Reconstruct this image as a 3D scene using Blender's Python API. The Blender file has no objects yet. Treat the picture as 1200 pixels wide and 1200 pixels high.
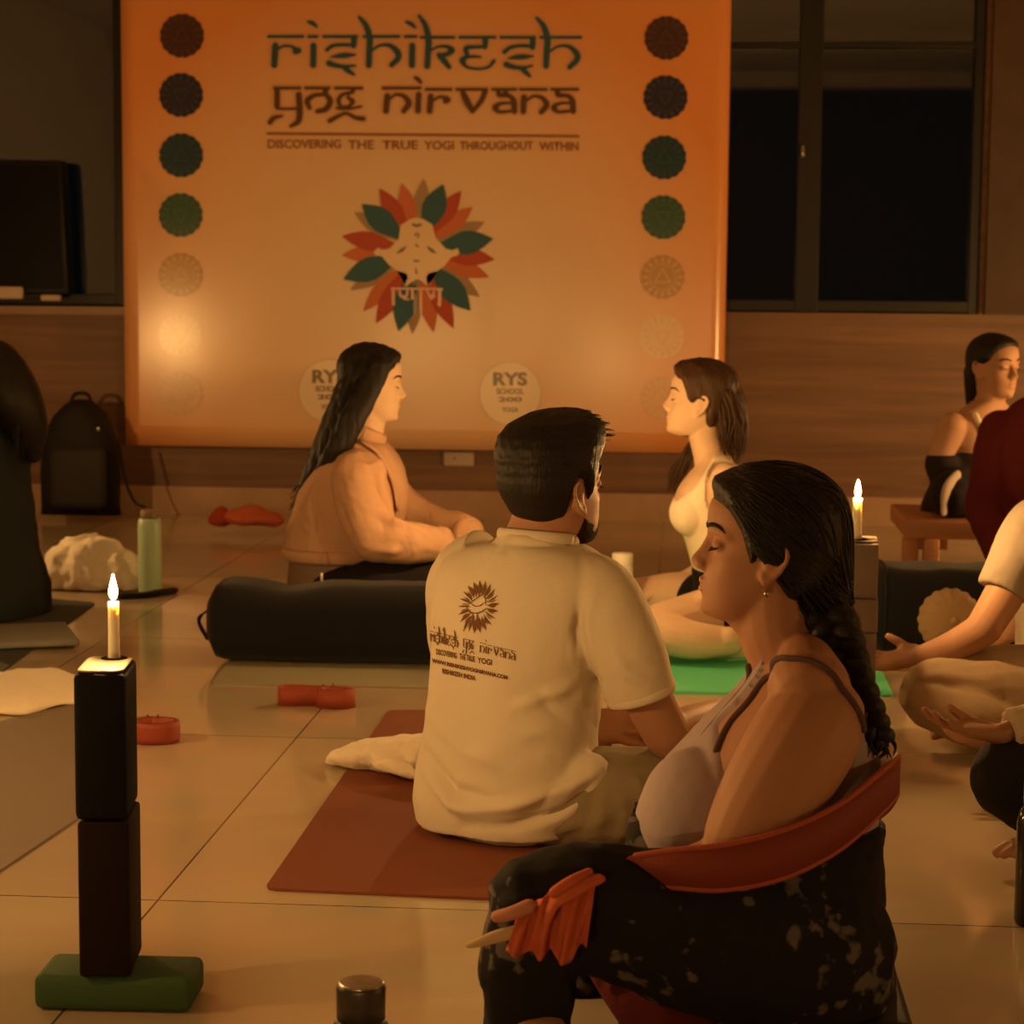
import bpy, bmesh, math, random
import numpy as np
from mathutils import Vector, Matrix
from mathutils.bvhtree import BVHTree
V = Vector
PI = math.pi
scene = bpy.context.scene
COL = scene.collection

# ---------------------------------------------------------------- camera, world, exposure
PITCH = math.atan(270 / 2500)
YAW = math.atan(200 / 2500 * math.cos(PITCH))
CAM_Z = 1.05
CAM_R = (Matrix.Rotation(YAW, 3, 'Z') @ Matrix.Rotation(PI / 2 - PITCH, 3, 'X') @ Matrix.Rotation(0.008, 3, 'Z'))
cam_data = bpy.data.cameras.new('camera')
cam_data.lens = 50
cam_data.sensor_width = 24
cam_data.sensor_height = 24
cam_data.dof.use_dof = True
cam_data.dof.focus_distance = 3.6
cam_data.dof.aperture_fstop = 5.6
cam_data.clip_start = 0.05
cam = bpy.data.objects.new('camera', cam_data)
cam.matrix_world = Matrix.Translation((0, 0, CAM_Z)) @ CAM_R.to_4x4()
COL.objects.link(cam)
scene.camera = cam

world = bpy.data.worlds.new('night')
scene.world = world
world.use_nodes = True
world.node_tree.nodes['Background'].inputs[0].default_value = (0.30, 0.42, 0.45, 1)
world.node_tree.nodes['Background'].inputs[1].default_value = 0.006
scene.view_settings.view_transform = 'Standard'
scene.view_settings.look = 'None'
scene.view_settings.exposure = 0.0
scene.view_settings.gamma = 1.0
scene.view_settings.use_curve_mapping = False
scene.cycles.use_denoising = True
scene.cycles.max_bounces = 8
scene.cycles.diffuse_bounces = 4
scene.cycles.caustics_reflective = False
scene.cycles.caustics_refractive = False
scene.cycles.sample_clamp_indirect = 4.0
FLAME_STRENGTH = 5600.0
FLAME_COLOR = (1.0, 0.53, 0.165)


def W(px, py, Y):
    """point of the room at depth Y that the picture shows at px, py"""
    d = CAM_R @ V(((px - 600) / 2500, -(py - 600) / 2500, -1))
    return V((0, 0, CAM_Z)) + d * (Y / d.y)


def F(px, py, z=0.0):
    """point at height z (the floor) that the picture shows at px, py"""
    d = CAM_R @ V(((px - 600) / 2500, -(py - 600) / 2500, -1))
    return V((0, 0, CAM_Z)) + d * ((z - CAM_Z) / d.z)


# ---------------------------------------------------------------- objects
def to_mesh(bm, name):
    if isinstance(bm, bpy.types.Mesh):
        bm.name = name
        return bm
    me = bpy.data.meshes.new(name)
    bm.normal_update()
    bm.to_mesh(me)
    bm.free()
    return me


def link(name, me, mat, smooth=True):
    o = bpy.data.objects.new(name, me)
    me.materials.clear()
    for m in (mat if isinstance(mat, (list, tuple)) else [mat]):
        me.materials.append(m)
    if smooth:
        me.polygons.foreach_set('use_smooth', [True] * len(me.polygons))
        if smooth == 'edge':
            me.set_sharp_from_angle(angle=math.radians(38))
    COL.objects.link(o)
    return o


def thing(name, label, cat, loc, group=None):
    o = bpy.data.objects.new(name, None)
    o.empty_display_size = 0.1
    o.location = loc
    o['label'] = label
    o['category'] = cat
    group = group or {'candle': 'candles on the block towers', 'person': 'people sitting in the hall'}.get(cat)
    if group:
        o['group'] = group
    COL.objects.link(o)
    return o


CLAMP = {}     # lowest height of a sitter's parts (what carries them), and boxes with a height of their own


def part(root, name, bm, mat, sub=None, label=None, smooth=True):
    me = to_mesh(bm, name)
    if root.name in CLAMP:
        lo, boxes = CLAMP[root.name]
        co = getco(me)
        z0 = np.full(len(co), lo)
        for x0, x1, y0, y1, zz in boxes:
            z0[(co[:, 0] > x0) & (co[:, 0] < x1) & (co[:, 1] > y0) & (co[:, 1] < y1)] = zz
        co[:, 2] = np.maximum(co[:, 2], z0)
        setco(me, co)
    me.transform(Matrix.Translation(-V(root.location)))
    o = link(name, me, mat, smooth)
    o.parent = sub or root
    if label:
        o['label'] = label
    return o


def solo(name, label, cat, bm, mat, group=None, smooth=True):
    group = group or {'yoga block': 'foam blocks of the candle towers', 'yoga mat': 'yoga mats on the floor'}.get(cat)
    me = to_mesh(bm, name)
    co = getco(me)
    lo, hi = co.min(0), co.max(0)
    c = V(((lo[0] + hi[0]) / 2, (lo[1] + hi[1]) / 2, lo[2]))
    me.transform(Matrix.Translation(-c))
    o = link(name, me, mat, smooth)
    o.location = c
    o['label'] = label
    o['category'] = cat
    if group:
        o['group'] = group
    return o


def struct(name, bm, mat, smooth=False, parent=None):
    o = link(name, to_mesh(bm, name), mat, smooth)
    o['kind'] = 'structure'
    if parent:
        o.parent = parent
    return o


def getco(me):
    a = np.empty(len(me.vertices) * 3)
    me.vertices.foreach_get('co', a)
    return a.reshape(-1, 3)


def getno(me):
    a = np.empty(len(me.vertices) * 3)
    me.vertices.foreach_get('normal', a)
    return a.reshape(-1, 3)


def setco(me, co):
    me.vertices.foreach_set('co', np.ascontiguousarray(co).ravel())
    me.update()


# ---------------------------------------------------------------- shapes
def B():
    return bmesh.new()


def box(bm, c, size, rot=0.0, bevel=0.0, seg=2):
    tmp = bmesh.new()
    bmesh.ops.create_cube(tmp, size=1)
    bmesh.ops.scale(tmp, vec=size, verts=tmp.verts)
    if bevel:
        bmesh.ops.bevel(tmp, geom=list(tmp.edges), offset=bevel, segments=seg, profile=0.5, affect='EDGES')
    m = Matrix.Translation(c) @ Matrix.Rotation(rot, 4, 'Z')
    bmesh.ops.transform(tmp, matrix=m, verts=tmp.verts)
    append(bm, tmp)
    return bm


def append(bm, tmp):
    me = bpy.data.meshes.new('tmp')
    tmp.to_mesh(me)
    tmp.free()
    bm.from_mesh(me)
    bpy.data.meshes.remove(me)


def append_mesh(me, bm2):
    """join bm2 into mesh me"""
    b = bmesh.new()
    b.from_mesh(me)
    append(b, bm2)
    b.to_mesh(me)
    b.free()
    me.update()
    return me


def loft(bm, rings, cap=True, closed=True):
    vs = [[bm.verts.new(p) for p in r] for r in rings]
    n = len(rings[0])
    for a, b in zip(vs[:-1], vs[1:]):
        for i in range(n if closed else n - 1):
            j = (i + 1) % n
            bm.faces.new((a[i], a[j], b[j], b[i]))
    if cap and closed:
        bm.faces.new(vs[0][::-1])
        bm.faces.new(vs[-1])
    return vs


def cat(pts, k=6):
    """Catmull-Rom through rows of numbers"""
    p = [np.array(q, float) for q in pts]
    if len(p) == 2:
        return [p[0] + (p[1] - p[0]) * t for t in np.linspace(0, 1, k + 1)]
    p = [2 * p[0] - p[1]] + p + [2 * p[-1] - p[-2]]
    out = []
    for i in range(1, len(p) - 2):
        for t in np.arange(k) / k:
            a, b, c, d = p[i - 1:i + 3]
            out.append(0.5 * (2 * b + (c - a) * t + (2 * a - 5 * b + 4 * c - d) * t * t + (3 * b - a - 3 * c + d) * t ** 3))
    out.append(p[-2])
    return out


def tube(bm, pr, k=6, seg=14, flat=None, up=None, round_ends=True):
    """tapered tube through (point, radius) pairs; flat=(a, b) squashes the section along/athwart 'up'"""
    rows = cat([list(p) + [r] for p, r in pr], k)
    pts = [V(r[:3]) for r in rows]
    rad = [max(r[3], 1e-4) for r in rows]
    n = len(pts)
    tan = [(pts[min(i + 1, n - 1)] - pts[max(i - 1, 0)]).normalized() for i in range(n)]
    u = V(up) if up is not None else (V((0, 0, 1)) if abs(tan[0].z) < 0.9 else V((0, 1, 0)))
    rings = []
    fa, fb = flat or (1, 1)

    def ring(c, t, r):
        nonlocal u
        u = (u - t * u.dot(t)).normalized()
        w = t.cross(u)
        return [c + u * (r * fa * math.cos(a)) + w * (r * fb * math.sin(a)) for a in [2 * PI * i / seg for i in range(seg)]]
    if round_ends:
        for s in (0.95, 0.6):
            rings.append(ring(pts[0] - tan[0] * rad[0] * s, tan[0], rad[0] * math.sqrt(1 - s * s)))
    for p, t, r in zip(pts, tan, rad):
        rings.append(ring(p, t, r))
    if round_ends:
        for s in (0.6, 0.95):
            rings.append(ring(pts[-1] + tan[-1] * rad[-1] * s, tan[-1], rad[-1] * math.sqrt(1 - s * s)))
    loft(bm, rings)
    return bm


def ellip(bm, c, r, M=None, rot=None, sub=3):
    m = Matrix.Translation(c)
    if rot is not None:
        m = m @ rot.to_4x4()
    m = m @ Matrix.Diagonal((r[0], r[1], r[2], 1))
    if M is not None:
        m = M @ m
    bmesh.ops.create_icosphere(bm, subdivisions=sub, radius=1, matrix=m)
    return bm


def lathe(bm, c, prof, seg=32, axis=None):
    """profile of (radius, height) pairs round a vertical axis at c"""
    c = V(c)
    rings = [[c + V((r * math.cos(2 * PI * i / seg), r * math.sin(2 * PI * i / seg), h)) for i in range(seg)] for r, h in prof]
    loft(bm, rings)
    return bm


def ring(c, rv, fv, hw, hf, hb, n=40, e=2.3, up=None):
    """superellipse ring: half width hw along rv, hf forward and hb backward along fv"""
    out = []
    for i in range(n):
        a = 2 * PI * i / n
        ca, sa = math.cos(a), math.sin(a)
        x = math.copysign(abs(ca) ** (2 / e), ca) * hw
        y = math.copysign(abs(sa) ** (2 / e), sa)
        y *= hf if y > 0 else hb
        out.append(V(c) + V(rv) * x + V(fv) * y)
    return out


def ribbon(bm, pts, h, t, up=(0, 0, 1), k=6):
    """flat band standing along pts: height h (number or per point), thickness t"""
    hs = h if isinstance(h, (list, tuple)) else [h] * len(pts)
    rows = cat([list(p) + [q] for p, q in zip(pts, hs)], k)
    P = [V(r[:3]) for r in rows]
    n = len(P)
    rings = []
    for i in range(n):
        tn = (P[min(i + 1, n - 1)] - P[max(i - 1, 0)]).normalized()
        u = V(up)
        u = (u - tn * u.dot(tn)).normalized()
        w = tn.cross(u)
        hh = rows[i][3] / 2
        rings.append([P[i] + u * hh + w * t / 2, P[i] + u * hh * 0.5 + w * t * 0.8, P[i] - u * hh * 0.5 + w * t * 0.8, P[i] - u * hh + w * t / 2,
                      P[i] - u * hh - w * t / 2, P[i] + u * hh - w * t / 2])
    loft(bm, rings)
    return bm


def fuse(bm, voxel=0.005, it=4, factor=0.5):
    """one continuous skin over everything in bm"""
    bmesh.ops.recalc_face_normals(bm, faces=bm.faces)
    me = to_mesh(bm, 'fuse')
    o = bpy.data.objects.new('fuse', me)
    COL.objects.link(o)
    m = o.modifiers.new('r', 'REMESH')
    m.mode = 'VOXEL'
    m.voxel_size = voxel
    m.adaptivity = 0
    if it:
        s = o.modifiers.new('s', 'SMOOTH')
        s.factor = factor
        s.iterations = it
    dg = bpy.context.evaluated_depsgraph_get()
    out = bpy.data.meshes.new_from_object(o.evaluated_get(dg))
    bpy.data.objects.remove(o)
    bpy.data.meshes.remove(me)
    return out


def sn(co, scale, seed=0, octaves=3):
    """cheap smooth noise for arrays of points, about -1..1"""
    rng = np.random.RandomState(seed)
    out = np.zeros(len(co))
    amp = 1.0
    tot = 0
    s = np.asarray(scale, float) if np.ndim(scale) else np.array([scale] * 3, float)
    warp = co.copy()
    for o in range(octaves):
        a = np.zeros(len(co))
        for _ in range(4):
            d = rng.normal(size=3)
            d /= np.linalg.norm(d)
            a += np.sin((warp * s) @ d * 2 * PI + rng.uniform(0, 6.28))
        out += amp * a / 2.2
        tot += amp
        amp *= 0.5
        s = s * 1.9
        warp = warp + 0.06 / s.max() * 2 * a[:, None]
    return out / tot


def creases(me, folds, noise_amp=0.0, noise_scale=8, seed=1):
    """raise (h>0) or sink (h<0) soft folds along segments/polylines: (points, width, height)"""
    co, no = getco(me), getno(me)
    d = np.zeros(len(co))
    for pts, w, h in folds:
        best = np.full(len(co), 1e9)
        amp = np.zeros(len(co))
        n = len(pts) - 1
        for i in range(n):
            a, b = np.array(pts[i]), np.array(pts[i + 1])
            ab = b - a
            t = np.clip(((co - a) @ ab) / (ab @ ab), 0, 1)
            dist = np.linalg.norm(co - (a + t[:, None] * ab), axis=1)
            tt = (i + t) / n
            m = dist < best
            best[m] = dist[m]
            amp[m] = np.sin(np.clip(tt[m] * 0.9 + 0.05, 0, 1) * PI) ** 0.6
        d += h * amp * np.exp(-(best / w) ** 2)
    if noise_amp:
        d += noise_amp * sn(co, noise_scale, seed)
    setco(me, co + no * d[:, None])
    return me


# ---------------------------------------------------------------- materials
def mat(name, color, rough=0.6, spec=0.4, bump=0.0, bscale=60, var=0.0, vscale=6, sss=0.0, metal=0.0, stretch=None, sheen=0.0, coat=0.0):
    m = bpy.data.materials.new(name)
    m.use_nodes = True
    nt = m.node_tree
    b = nt.nodes['Principled BSDF']
    b.inputs['Base Color'].default_value = (*color, 1)
    b.inputs['Roughness'].default_value = rough
    b.inputs['Specular IOR Level'].default_value = spec
    b.inputs['Metallic'].default_value = metal
    if sheen:
        b.inputs['Sheen Weight'].default_value = sheen
    if coat:
        b.inputs['Coat Weight'].default_value = coat
    if sss:
        b.inputs['Subsurface Weight'].default_value = sss
        b.inputs['Subsurface Radius'].default_value = (0.012, 0.005, 0.003)
        b.inputs['Subsurface Scale'].default_value = 1.0
    if bump or var:
        tc = nt.nodes.new('ShaderNodeTexCoord')
        mp = nt.nodes.new('ShaderNodeMapping')
        nt.links.new(tc.outputs['Object'], mp.inputs[0])
        if stretch:
            mp.inputs['Scale'].default_value = stretch
    if var:
        n = nt.nodes.new('ShaderNodeTexNoise')
        n.inputs['Scale'].default_value = vscale
        n.inputs['Detail'].default_value = 4
        nt.links.new(mp.outputs[0], n.inputs['Vector'])
        mx = nt.nodes.new('ShaderNodeMix')
        mx.data_type = 'RGBA'
        mx.inputs[6].default_value = (*[c * (1 - var) for c in color], 1)
        mx.inputs[7].default_value = (*[min(1, c * (1 + var)) for c in color], 1)
        nt.links.new(n.outputs[0], mx.inputs[0])
        nt.links.new(mx.outputs[2], b.inputs['Base Color'])
    if bump:
        n = nt.nodes.new('ShaderNodeTexNoise')
        n.inputs['Scale'].default_value = bscale
        n.inputs['Detail'].default_value = 3
        nt.links.new(mp.outputs[0], n.inputs['Vector'])
        bp = nt.nodes.new('ShaderNodeBump')
        bp.inputs['Strength'].default_value = bump
        bp.inputs['Distance'].default_value = 0.01
        nt.links.new(n.outputs[0], bp.inputs['Height'])
        nt.links.new(bp.outputs[0], b.inputs['Normal'])
    return m


def emat(name, color, strength):
    m = bpy.data.materials.new(name)
    m.use_nodes = True
    nt = m.node_tree
    nt.nodes.clear()
    e = nt.nodes.new('ShaderNodeEmission')
    o = nt.nodes.new('ShaderNodeOutputMaterial')
    e.inputs[0].default_value = (*color, 1)
    e.inputs[1].default_value = strength
    nt.links.new(e.outputs[0], o.inputs[0])
    return m


def floor_mat():
    m = mat('floor_tiles', (0.5, 0.4, 0.3), 0.16, 0.5)
    nt = m.node_tree
    b = nt.nodes['Principled BSDF']
    tc = nt.nodes.new('ShaderNodeTexCoord')
    mp = nt.nodes.new('ShaderNodeMapping')
    mp.inputs['Location'].default_value = (0.875, 3.0 - 0.0, 0)
    nt.links.new(tc.outputs['Object'], mp.inputs[0])
    br = nt.nodes.new('ShaderNodeTexBrick')
    br.offset = 0
    br.inputs['Scale'].default_value = 1
    br.inputs['Brick Width'].default_value = 0.8
    br.inputs['Row Height'].default_value = 1.31
    br.inputs['Mortar Size'].default_value = 0.0022
    br.inputs['Mortar Smooth'].default_value = 0.2
    br.inputs['Color1'].default_value = FLOOR_A
    br.inputs['Color2'].default_value = FLOOR_B
    br.inputs['Mortar'].default_value = (0.12, 0.08, 0.05, 1)
    mp.inputs['Location'].default_value = (0.875 + 3.2, -3.475 + 1.31 * 8, 0)
    nt.links.new(mp.outputs[0], br.inputs['Vector'])
    n = nt.nodes.new('ShaderNodeTexNoise')
    n.inputs['Scale'].default_value = 1.4
    n.inputs['Detail'].default_value = 6
    mp2 = nt.nodes.new('ShaderNodeMapping')
    mp2.inputs['Scale'].default_value = (1, 4, 1)
    nt.links.new(tc.outputs['Object'], mp2.inputs[0])
    nt.links.new(mp2.outputs[0], n.inputs['Vector'])
    mx = nt.nodes.new('ShaderNodeMix')
    mx.data_type = 'RGBA'
    mx.blend_type = 'MULTIPLY'
    mx.inputs[0].default_value = 0.22
    nt.links.new(br.outputs[0], mx.inputs[6])
    nt.links.new(n.outputs[1], mx.inputs[7])
    nt.links.new(mx.outputs[2], b.inputs['Base Color'])
    r = nt.nodes.new('ShaderNodeMapRange')
    r.inputs['To Min'].default_value = 0.06
    r.inputs['To Max'].default_value = 0.17
    nt.links.new(n.outputs[0], r.inputs[0])
    nt.links.new(r.outputs[0], b.inputs['Roughness'])
    return m


def wood_mat(name, c1, c2, rough=0.45, sx=(0.6, 3, 14), spec=0.4):
    m = mat(name, c1, rough, spec)
    nt = m.node_tree
    b = nt.nodes['Principled BSDF']
    tc = nt.nodes.new('ShaderNodeTexCoord')
    mp = nt.nodes.new('ShaderNodeMapping')
    mp.inputs['Scale'].default_value = sx
    nt.links.new(tc.outputs['Object'], mp.inputs[0])
    n = nt.nodes.new('ShaderNodeTexNoise')
    n.inputs['Scale'].default_value = 1.5
    n.inputs['Detail'].default_value = 8
    n.inputs['Distortion'].default_value = 0.6
    nt.links.new(mp.outputs[0], n.inputs['Vector'])
    cr = nt.nodes.new('ShaderNodeValToRGB')
    cr.color_ramp.elements[0].position = 0.35
    cr.color_ramp.elements[0].color = (*c1, 1)
    cr.color_ramp.elements[1].position = 0.65
    cr.color_ramp.elements[1].color = (*c2, 1)
    nt.links.new(n.outputs[0], cr.inputs[0])
    nt.links.new(cr.outputs[0], b.inputs['Base Color'])
    return m


def glass_mat(name):
    """thin window pane: clear, mirror-like by Fresnel"""
    m = bpy.data.materials.new(name)
    m.use_nodes = True
    nt = m.node_tree
    nt.nodes.clear()
    o = nt.nodes.new('ShaderNodeOutputMaterial')
    mix = nt.nodes.new('ShaderNodeMixShader')
    tr = nt.nodes.new('ShaderNodeBsdfTransparent')
    tr.inputs[0].default_value = (0.75, 0.85, 0.83, 1)
    gl = nt.nodes.new('ShaderNodeBsdfGlossy')
    gl.inputs['Roughness'].default_value = 0.02
    fr = nt.nodes.new('ShaderNodeFresnel')
    fr.inputs[0].default_value = 2.1
    nt.links.new(fr.outputs[0], mix.inputs[0])
    nt.links.new(tr.outputs[0], mix.inputs[1])
    nt.links.new(gl.outputs[0], mix.inputs[2])
    nt.links.new(mix.outputs[0], o.inputs[0])
    return m


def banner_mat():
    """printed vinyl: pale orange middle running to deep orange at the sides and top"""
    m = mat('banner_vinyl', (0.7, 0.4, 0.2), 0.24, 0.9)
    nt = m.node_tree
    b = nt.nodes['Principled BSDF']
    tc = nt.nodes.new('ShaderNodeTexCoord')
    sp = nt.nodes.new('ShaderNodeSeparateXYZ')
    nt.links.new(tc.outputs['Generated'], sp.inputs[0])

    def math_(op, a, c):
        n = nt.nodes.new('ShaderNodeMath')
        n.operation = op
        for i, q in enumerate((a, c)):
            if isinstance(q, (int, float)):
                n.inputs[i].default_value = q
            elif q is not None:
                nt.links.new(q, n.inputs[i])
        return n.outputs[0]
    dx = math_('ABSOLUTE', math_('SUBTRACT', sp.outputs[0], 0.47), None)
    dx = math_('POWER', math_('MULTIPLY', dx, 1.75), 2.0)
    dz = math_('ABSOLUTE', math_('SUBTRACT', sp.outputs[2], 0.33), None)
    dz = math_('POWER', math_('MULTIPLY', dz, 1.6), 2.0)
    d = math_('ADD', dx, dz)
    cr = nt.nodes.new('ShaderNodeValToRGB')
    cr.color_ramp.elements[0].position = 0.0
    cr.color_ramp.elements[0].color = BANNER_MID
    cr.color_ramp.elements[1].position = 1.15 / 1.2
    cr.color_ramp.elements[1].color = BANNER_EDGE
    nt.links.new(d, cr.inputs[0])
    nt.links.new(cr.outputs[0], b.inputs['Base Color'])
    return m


def print_mat(name, base, spots, scale, lo, hi):
    """dark cloth with pale irregular flower blots"""
    m = mat(name, base, 0.85, 0.2)
    nt = m.node_tree
    b = nt.nodes['Principled BSDF']
    tc = nt.nodes.new('ShaderNodeTexCoord')
    n1 = nt.nodes.new('ShaderNodeTexNoise')
    n1.inputs['Scale'].default_value = scale
    n1.inputs['Detail'].default_value = 2
    n2 = nt.nodes.new('ShaderNodeTexNoise')
    n2.inputs['Scale'].default_value = scale * 0.22
    nt.links.new(tc.outputs['Object'], n1.inputs['Vector'])
    nt.links.new(tc.outputs['Object'], n2.inputs['Vector'])
    mu = nt.nodes.new('ShaderNodeMath')
    mu.operation = 'MULTIPLY'
    nt.links.new(n1.outputs[0], mu.inputs[0])
    nt.links.new(n2.outputs[0], mu.inputs[1])
    cr = nt.nodes.new('ShaderNodeValToRGB')
    cr.color_ramp.elements[0].position = lo
    cr.color_ramp.elements[0].color = (*base, 1)
    cr.color_ramp.elements[1].position = hi
    cr.color_ramp.elements[1].color = (*spots, 1)
    nt.links.new(mu.outputs[0], cr.inputs[0])
    nt.links.new(cr.outputs[0], b.inputs['Base Color'])
    return m


FLOOR_A = (0.58, 0.47, 0.34, 1)
FLOOR_B = (0.53, 0.42, 0.31, 1)
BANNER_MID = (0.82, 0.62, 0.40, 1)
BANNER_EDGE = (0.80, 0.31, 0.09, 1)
M_floor = floor_mat()
M_wall = wood_mat('brown_laminate', (0.16, 0.085, 0.05), (0.24, 0.13, 0.075), 0.5)
M_wall_dark = mat('dark_brown_panel', (0.07, 0.04, 0.025), 0.55, 0.3, var=0.3)
M_plaster = mat('plaster', (0.62, 0.53, 0.43), 0.9, 0.2, var=0.1)
M_skirt = mat('skirting_tile', (0.42, 0.27, 0.17), 0.4, 0.4, var=0.15)
M_frame = mat('dark_window_frame', (0.009, 0.007, 0.006), 0.45, 0.4)
M_sill = mat('stone_sill', (0.30, 0.19, 0.13), 0.45, 0.4, var=0.15)
M_glass = glass_mat('window_glass')
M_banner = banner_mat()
M_black = mat('black_plastic', (0.004, 0.004, 0.0045), 0.5, 0.3)
M_blackfoam = mat('black_foam', (0.011, 0.0105, 0.010), 0.85, 0.12, bump=0.15, bscale=300)
M_greyfoam = mat('grey_foam', (0.25, 0.21, 0.21), 0.42, 0.4, bump=0.1, bscale=200)
M_brownfoam = mat('dark_brown_foam', (0.018, 0.009, 0.007), 0.8, 0.15, bump=0.15, bscale=300)
M_greenfoam = mat('green_foam', (0.055, 0.12, 0.05), 0.75, 0.3, bump=0.15, bscale=300)
M_wax = mat('candle_wax', (0.88, 0.82, 0.70), 0.45, 0.4, sss=0.8)
M_wax.node_tree.nodes['Principled BSDF'].inputs['Subsurface Radius'].default_value = (0.016, 0.014, 0.011)
M_wick = mat('wick', (0.02, 0.015, 0.01), 0.9, 0.1)
M_cream = mat('cream_cotton', (0.80, 0.70, 0.55), 0.9, 0.2, bump=0.25, bscale=90, sheen=0.2)
M_white = mat('white_plastic', (0.8, 0.76, 0.7), 0.4, 0.5)
M_redstrap = mat('red_webbing', (0.19, 0.032, 0.017), 0.7, 0.3, bump=0.2, bscale=250)
M_ringred = mat('red_coil_webbing', (0.31, 0.058, 0.027), 0.6, 0.4, bump=0.2, bscale=250)
M_orange = mat('orange_red_cloth', (0.46, 0.105, 0.05), 0.85, 0.2, bump=0.2, bscale=120)
M_ochre = mat('pale_cord', (0.5, 0.36, 0.2), 0.8, 0.2)
M_navy = mat('navy_bolster_cloth', (0.012, 0.012, 0.016), 0.9, 0.15, bump=0.2, bscale=120, sheen=0.1)
M_matred = mat('red_brown_rubber', (0.21, 0.062, 0.028), 0.75, 0.25, bump=0.15, bscale=400, var=0.08)
M_matgrey = mat('grey_green_rubber', (0.30, 0.28, 0.2), 0.7, 0.3, bump=0.15, bscale=400)
M_matgreen = mat('green_rubber', (0.13, 0.70, 0.36), 0.7, 0.3, bump=0.15, bscale=400)
M_matdark = mat('dark_rubber', (0.06, 0.065, 0.065), 0.7, 0.3, bump=0.15, bscale=400)
M_mattaupe = mat('taupe_rubber', (0.20, 0.155, 0.12), 0.7, 0.3, bump=0.15, bscale=400)
M_bottlegreen = mat('pale_green_plastic', (0.42, 0.60, 0.42), 0.35, 0.5)
M_steel = mat('brushed_cap', (0.35, 0.30, 0.25), 0.3, 0.5, metal=0.9)
M_wood = wood_mat('bench_wood', (0.40, 0.17, 0.08), (0.50, 0.23, 0.11), 0.5)
M_brownpleat = mat('brown_pleated_cloth', (0.34, 0.23, 0.13), 0.85, 0.2, bump=0.2, bscale=80)
M_maroon = mat('maroon_cloth', (0.10, 0.012, 0.012), 0.85, 0.2, bump=0.2, bscale=80)
M_paper = mat('paper', (0.55, 0.45, 0.38), 0.8, 0.2)
# ---------------------------------------------------------------- the room
YW = 9.40
X0, X1, YR, ZC = -4.6, 4.0, -3.0, 3.0


def slab(name, lo, hi, m, smooth=False):
    lo, hi = V(lo), V(hi)
    return struct(name, box(B(), (lo + hi) / 2, hi - lo), m, smooth)


slab('floor', (X0, YR, -0.05), (X1, YW + 0.2, 0), M_floor)
slab('ceiling', (X0, YR, ZC), (X1, YW + 0.2, ZC + 0.05), M_plaster)
slab('wall_left', (X0 - 0.1, YR, 0), (X0, YW + 0.2, ZC), M_plaster)
slab('wall_right', (X1, YR, 0), (X1 + 0.1, YW + 0.2, ZC), M_plaster)
slab('wall_rear', (X0, YR - 0.1, 0), (X1, YR, ZC), M_wall_dark)
SILL = 0.925
WX0, WX1 = 0.02, 1.27      # right window opening
LX0, LX1 = -4.2, -2.49     # left window opening
TOP = 2.75
wf = B()
for lo, hi in (((X0, YW, 0), (X1, YW + 0.2, SILL)), ((X0, YW, TOP), (X1, YW + 0.2, ZC)), ((LX1, YW, SILL), (WX0, YW + 0.2, TOP)),
               ((X0, YW, SILL), (LX0, YW + 0.2, TOP)), ((WX1, YW, SILL), (X1, YW + 0.2, TOP))):
    lo, hi = V(lo), V(hi)
    box(wf, (lo + hi) / 2, hi - lo)
struct('wall_front', wf, M_wall)
slab('trim_1', (X0, YW - 0.03, 0), (X1, YW, 0.125), M_skirt)
slab('trim_2', (LX0 - 0.1, YW - 0.10, SILL - 0.035), (LX1 + 0.3, YW + 0.05, SILL), M_sill)
slab('trim_3', (1.29, YW - 0.05, SILL), (3.2, YW, ZC), M_wall_dark)
slab('trim_4', (X0, 1.8, ZC - 0.14), (X1, 2.05, ZC), M_plaster)
slab('trim_5', (X0, -1.5, ZC - 0.14), (X1, -1.25, ZC), M_plaster)


def window(name, x0, x1, mull, rails):
    fr = B()
    y = YW + 0.05
    d = 0.07
    for x, w in [(x0 + 0.02, 0.04), (x1 - 0.02, 0.05)] + mull:
        box(fr, (x, y, (SILL + TOP) / 2), (w, d, TOP - SILL), bevel=0.004)
    for z, h in [(SILL + 0.03, 0.05), (TOP - 0.03, 0.06)] + rails:
        box(fr, ((x0 + x1) / 2, y, z), (x1 - x0, d * 0.9, h), bevel=0.004)
    f = struct(name, fr, M_frame)
    p = struct('pane', box(B(), ((x0 + x1) / 2, y + 0.01, (SILL + TOP) / 2), (x1 - x0 - 0.02, 0.006, TOP - SILL - 0.02)), M_glass, False, f)
    h = struct('window_handle', box(B(), (mull[0][0] - 0.03, YW - 0.0, 1.62), (0.014, 0.02, 0.05), bevel=0.004), M_steel, True, f)
    return f


window('window_1', LX0, LX1, [(-3.35, 0.05)], [])
window('window_2', WX0, WX1, [(0.53, 0.10)], [(2.075, 0.025)])

# wall socket under the banner
so = thing('wall_socket', 'small pale wall socket plate just under the banner', 'socket', W(538, 546, YW - 0.012))
c = W(538, 538, YW - 0.008)
part(so, 'cover_plate', box(B(), c, (0.135, 0.016, 0.062), bevel=0.005), M_paper)
part(so, 'socket_holes', lathe(B(), (c.x - 0.02, c.y - 0.0085, c.z), [(0.001, 0), (0.004, 0), (0.004, 0.006), (0.001, 0.006)], 12), M_black)

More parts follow.
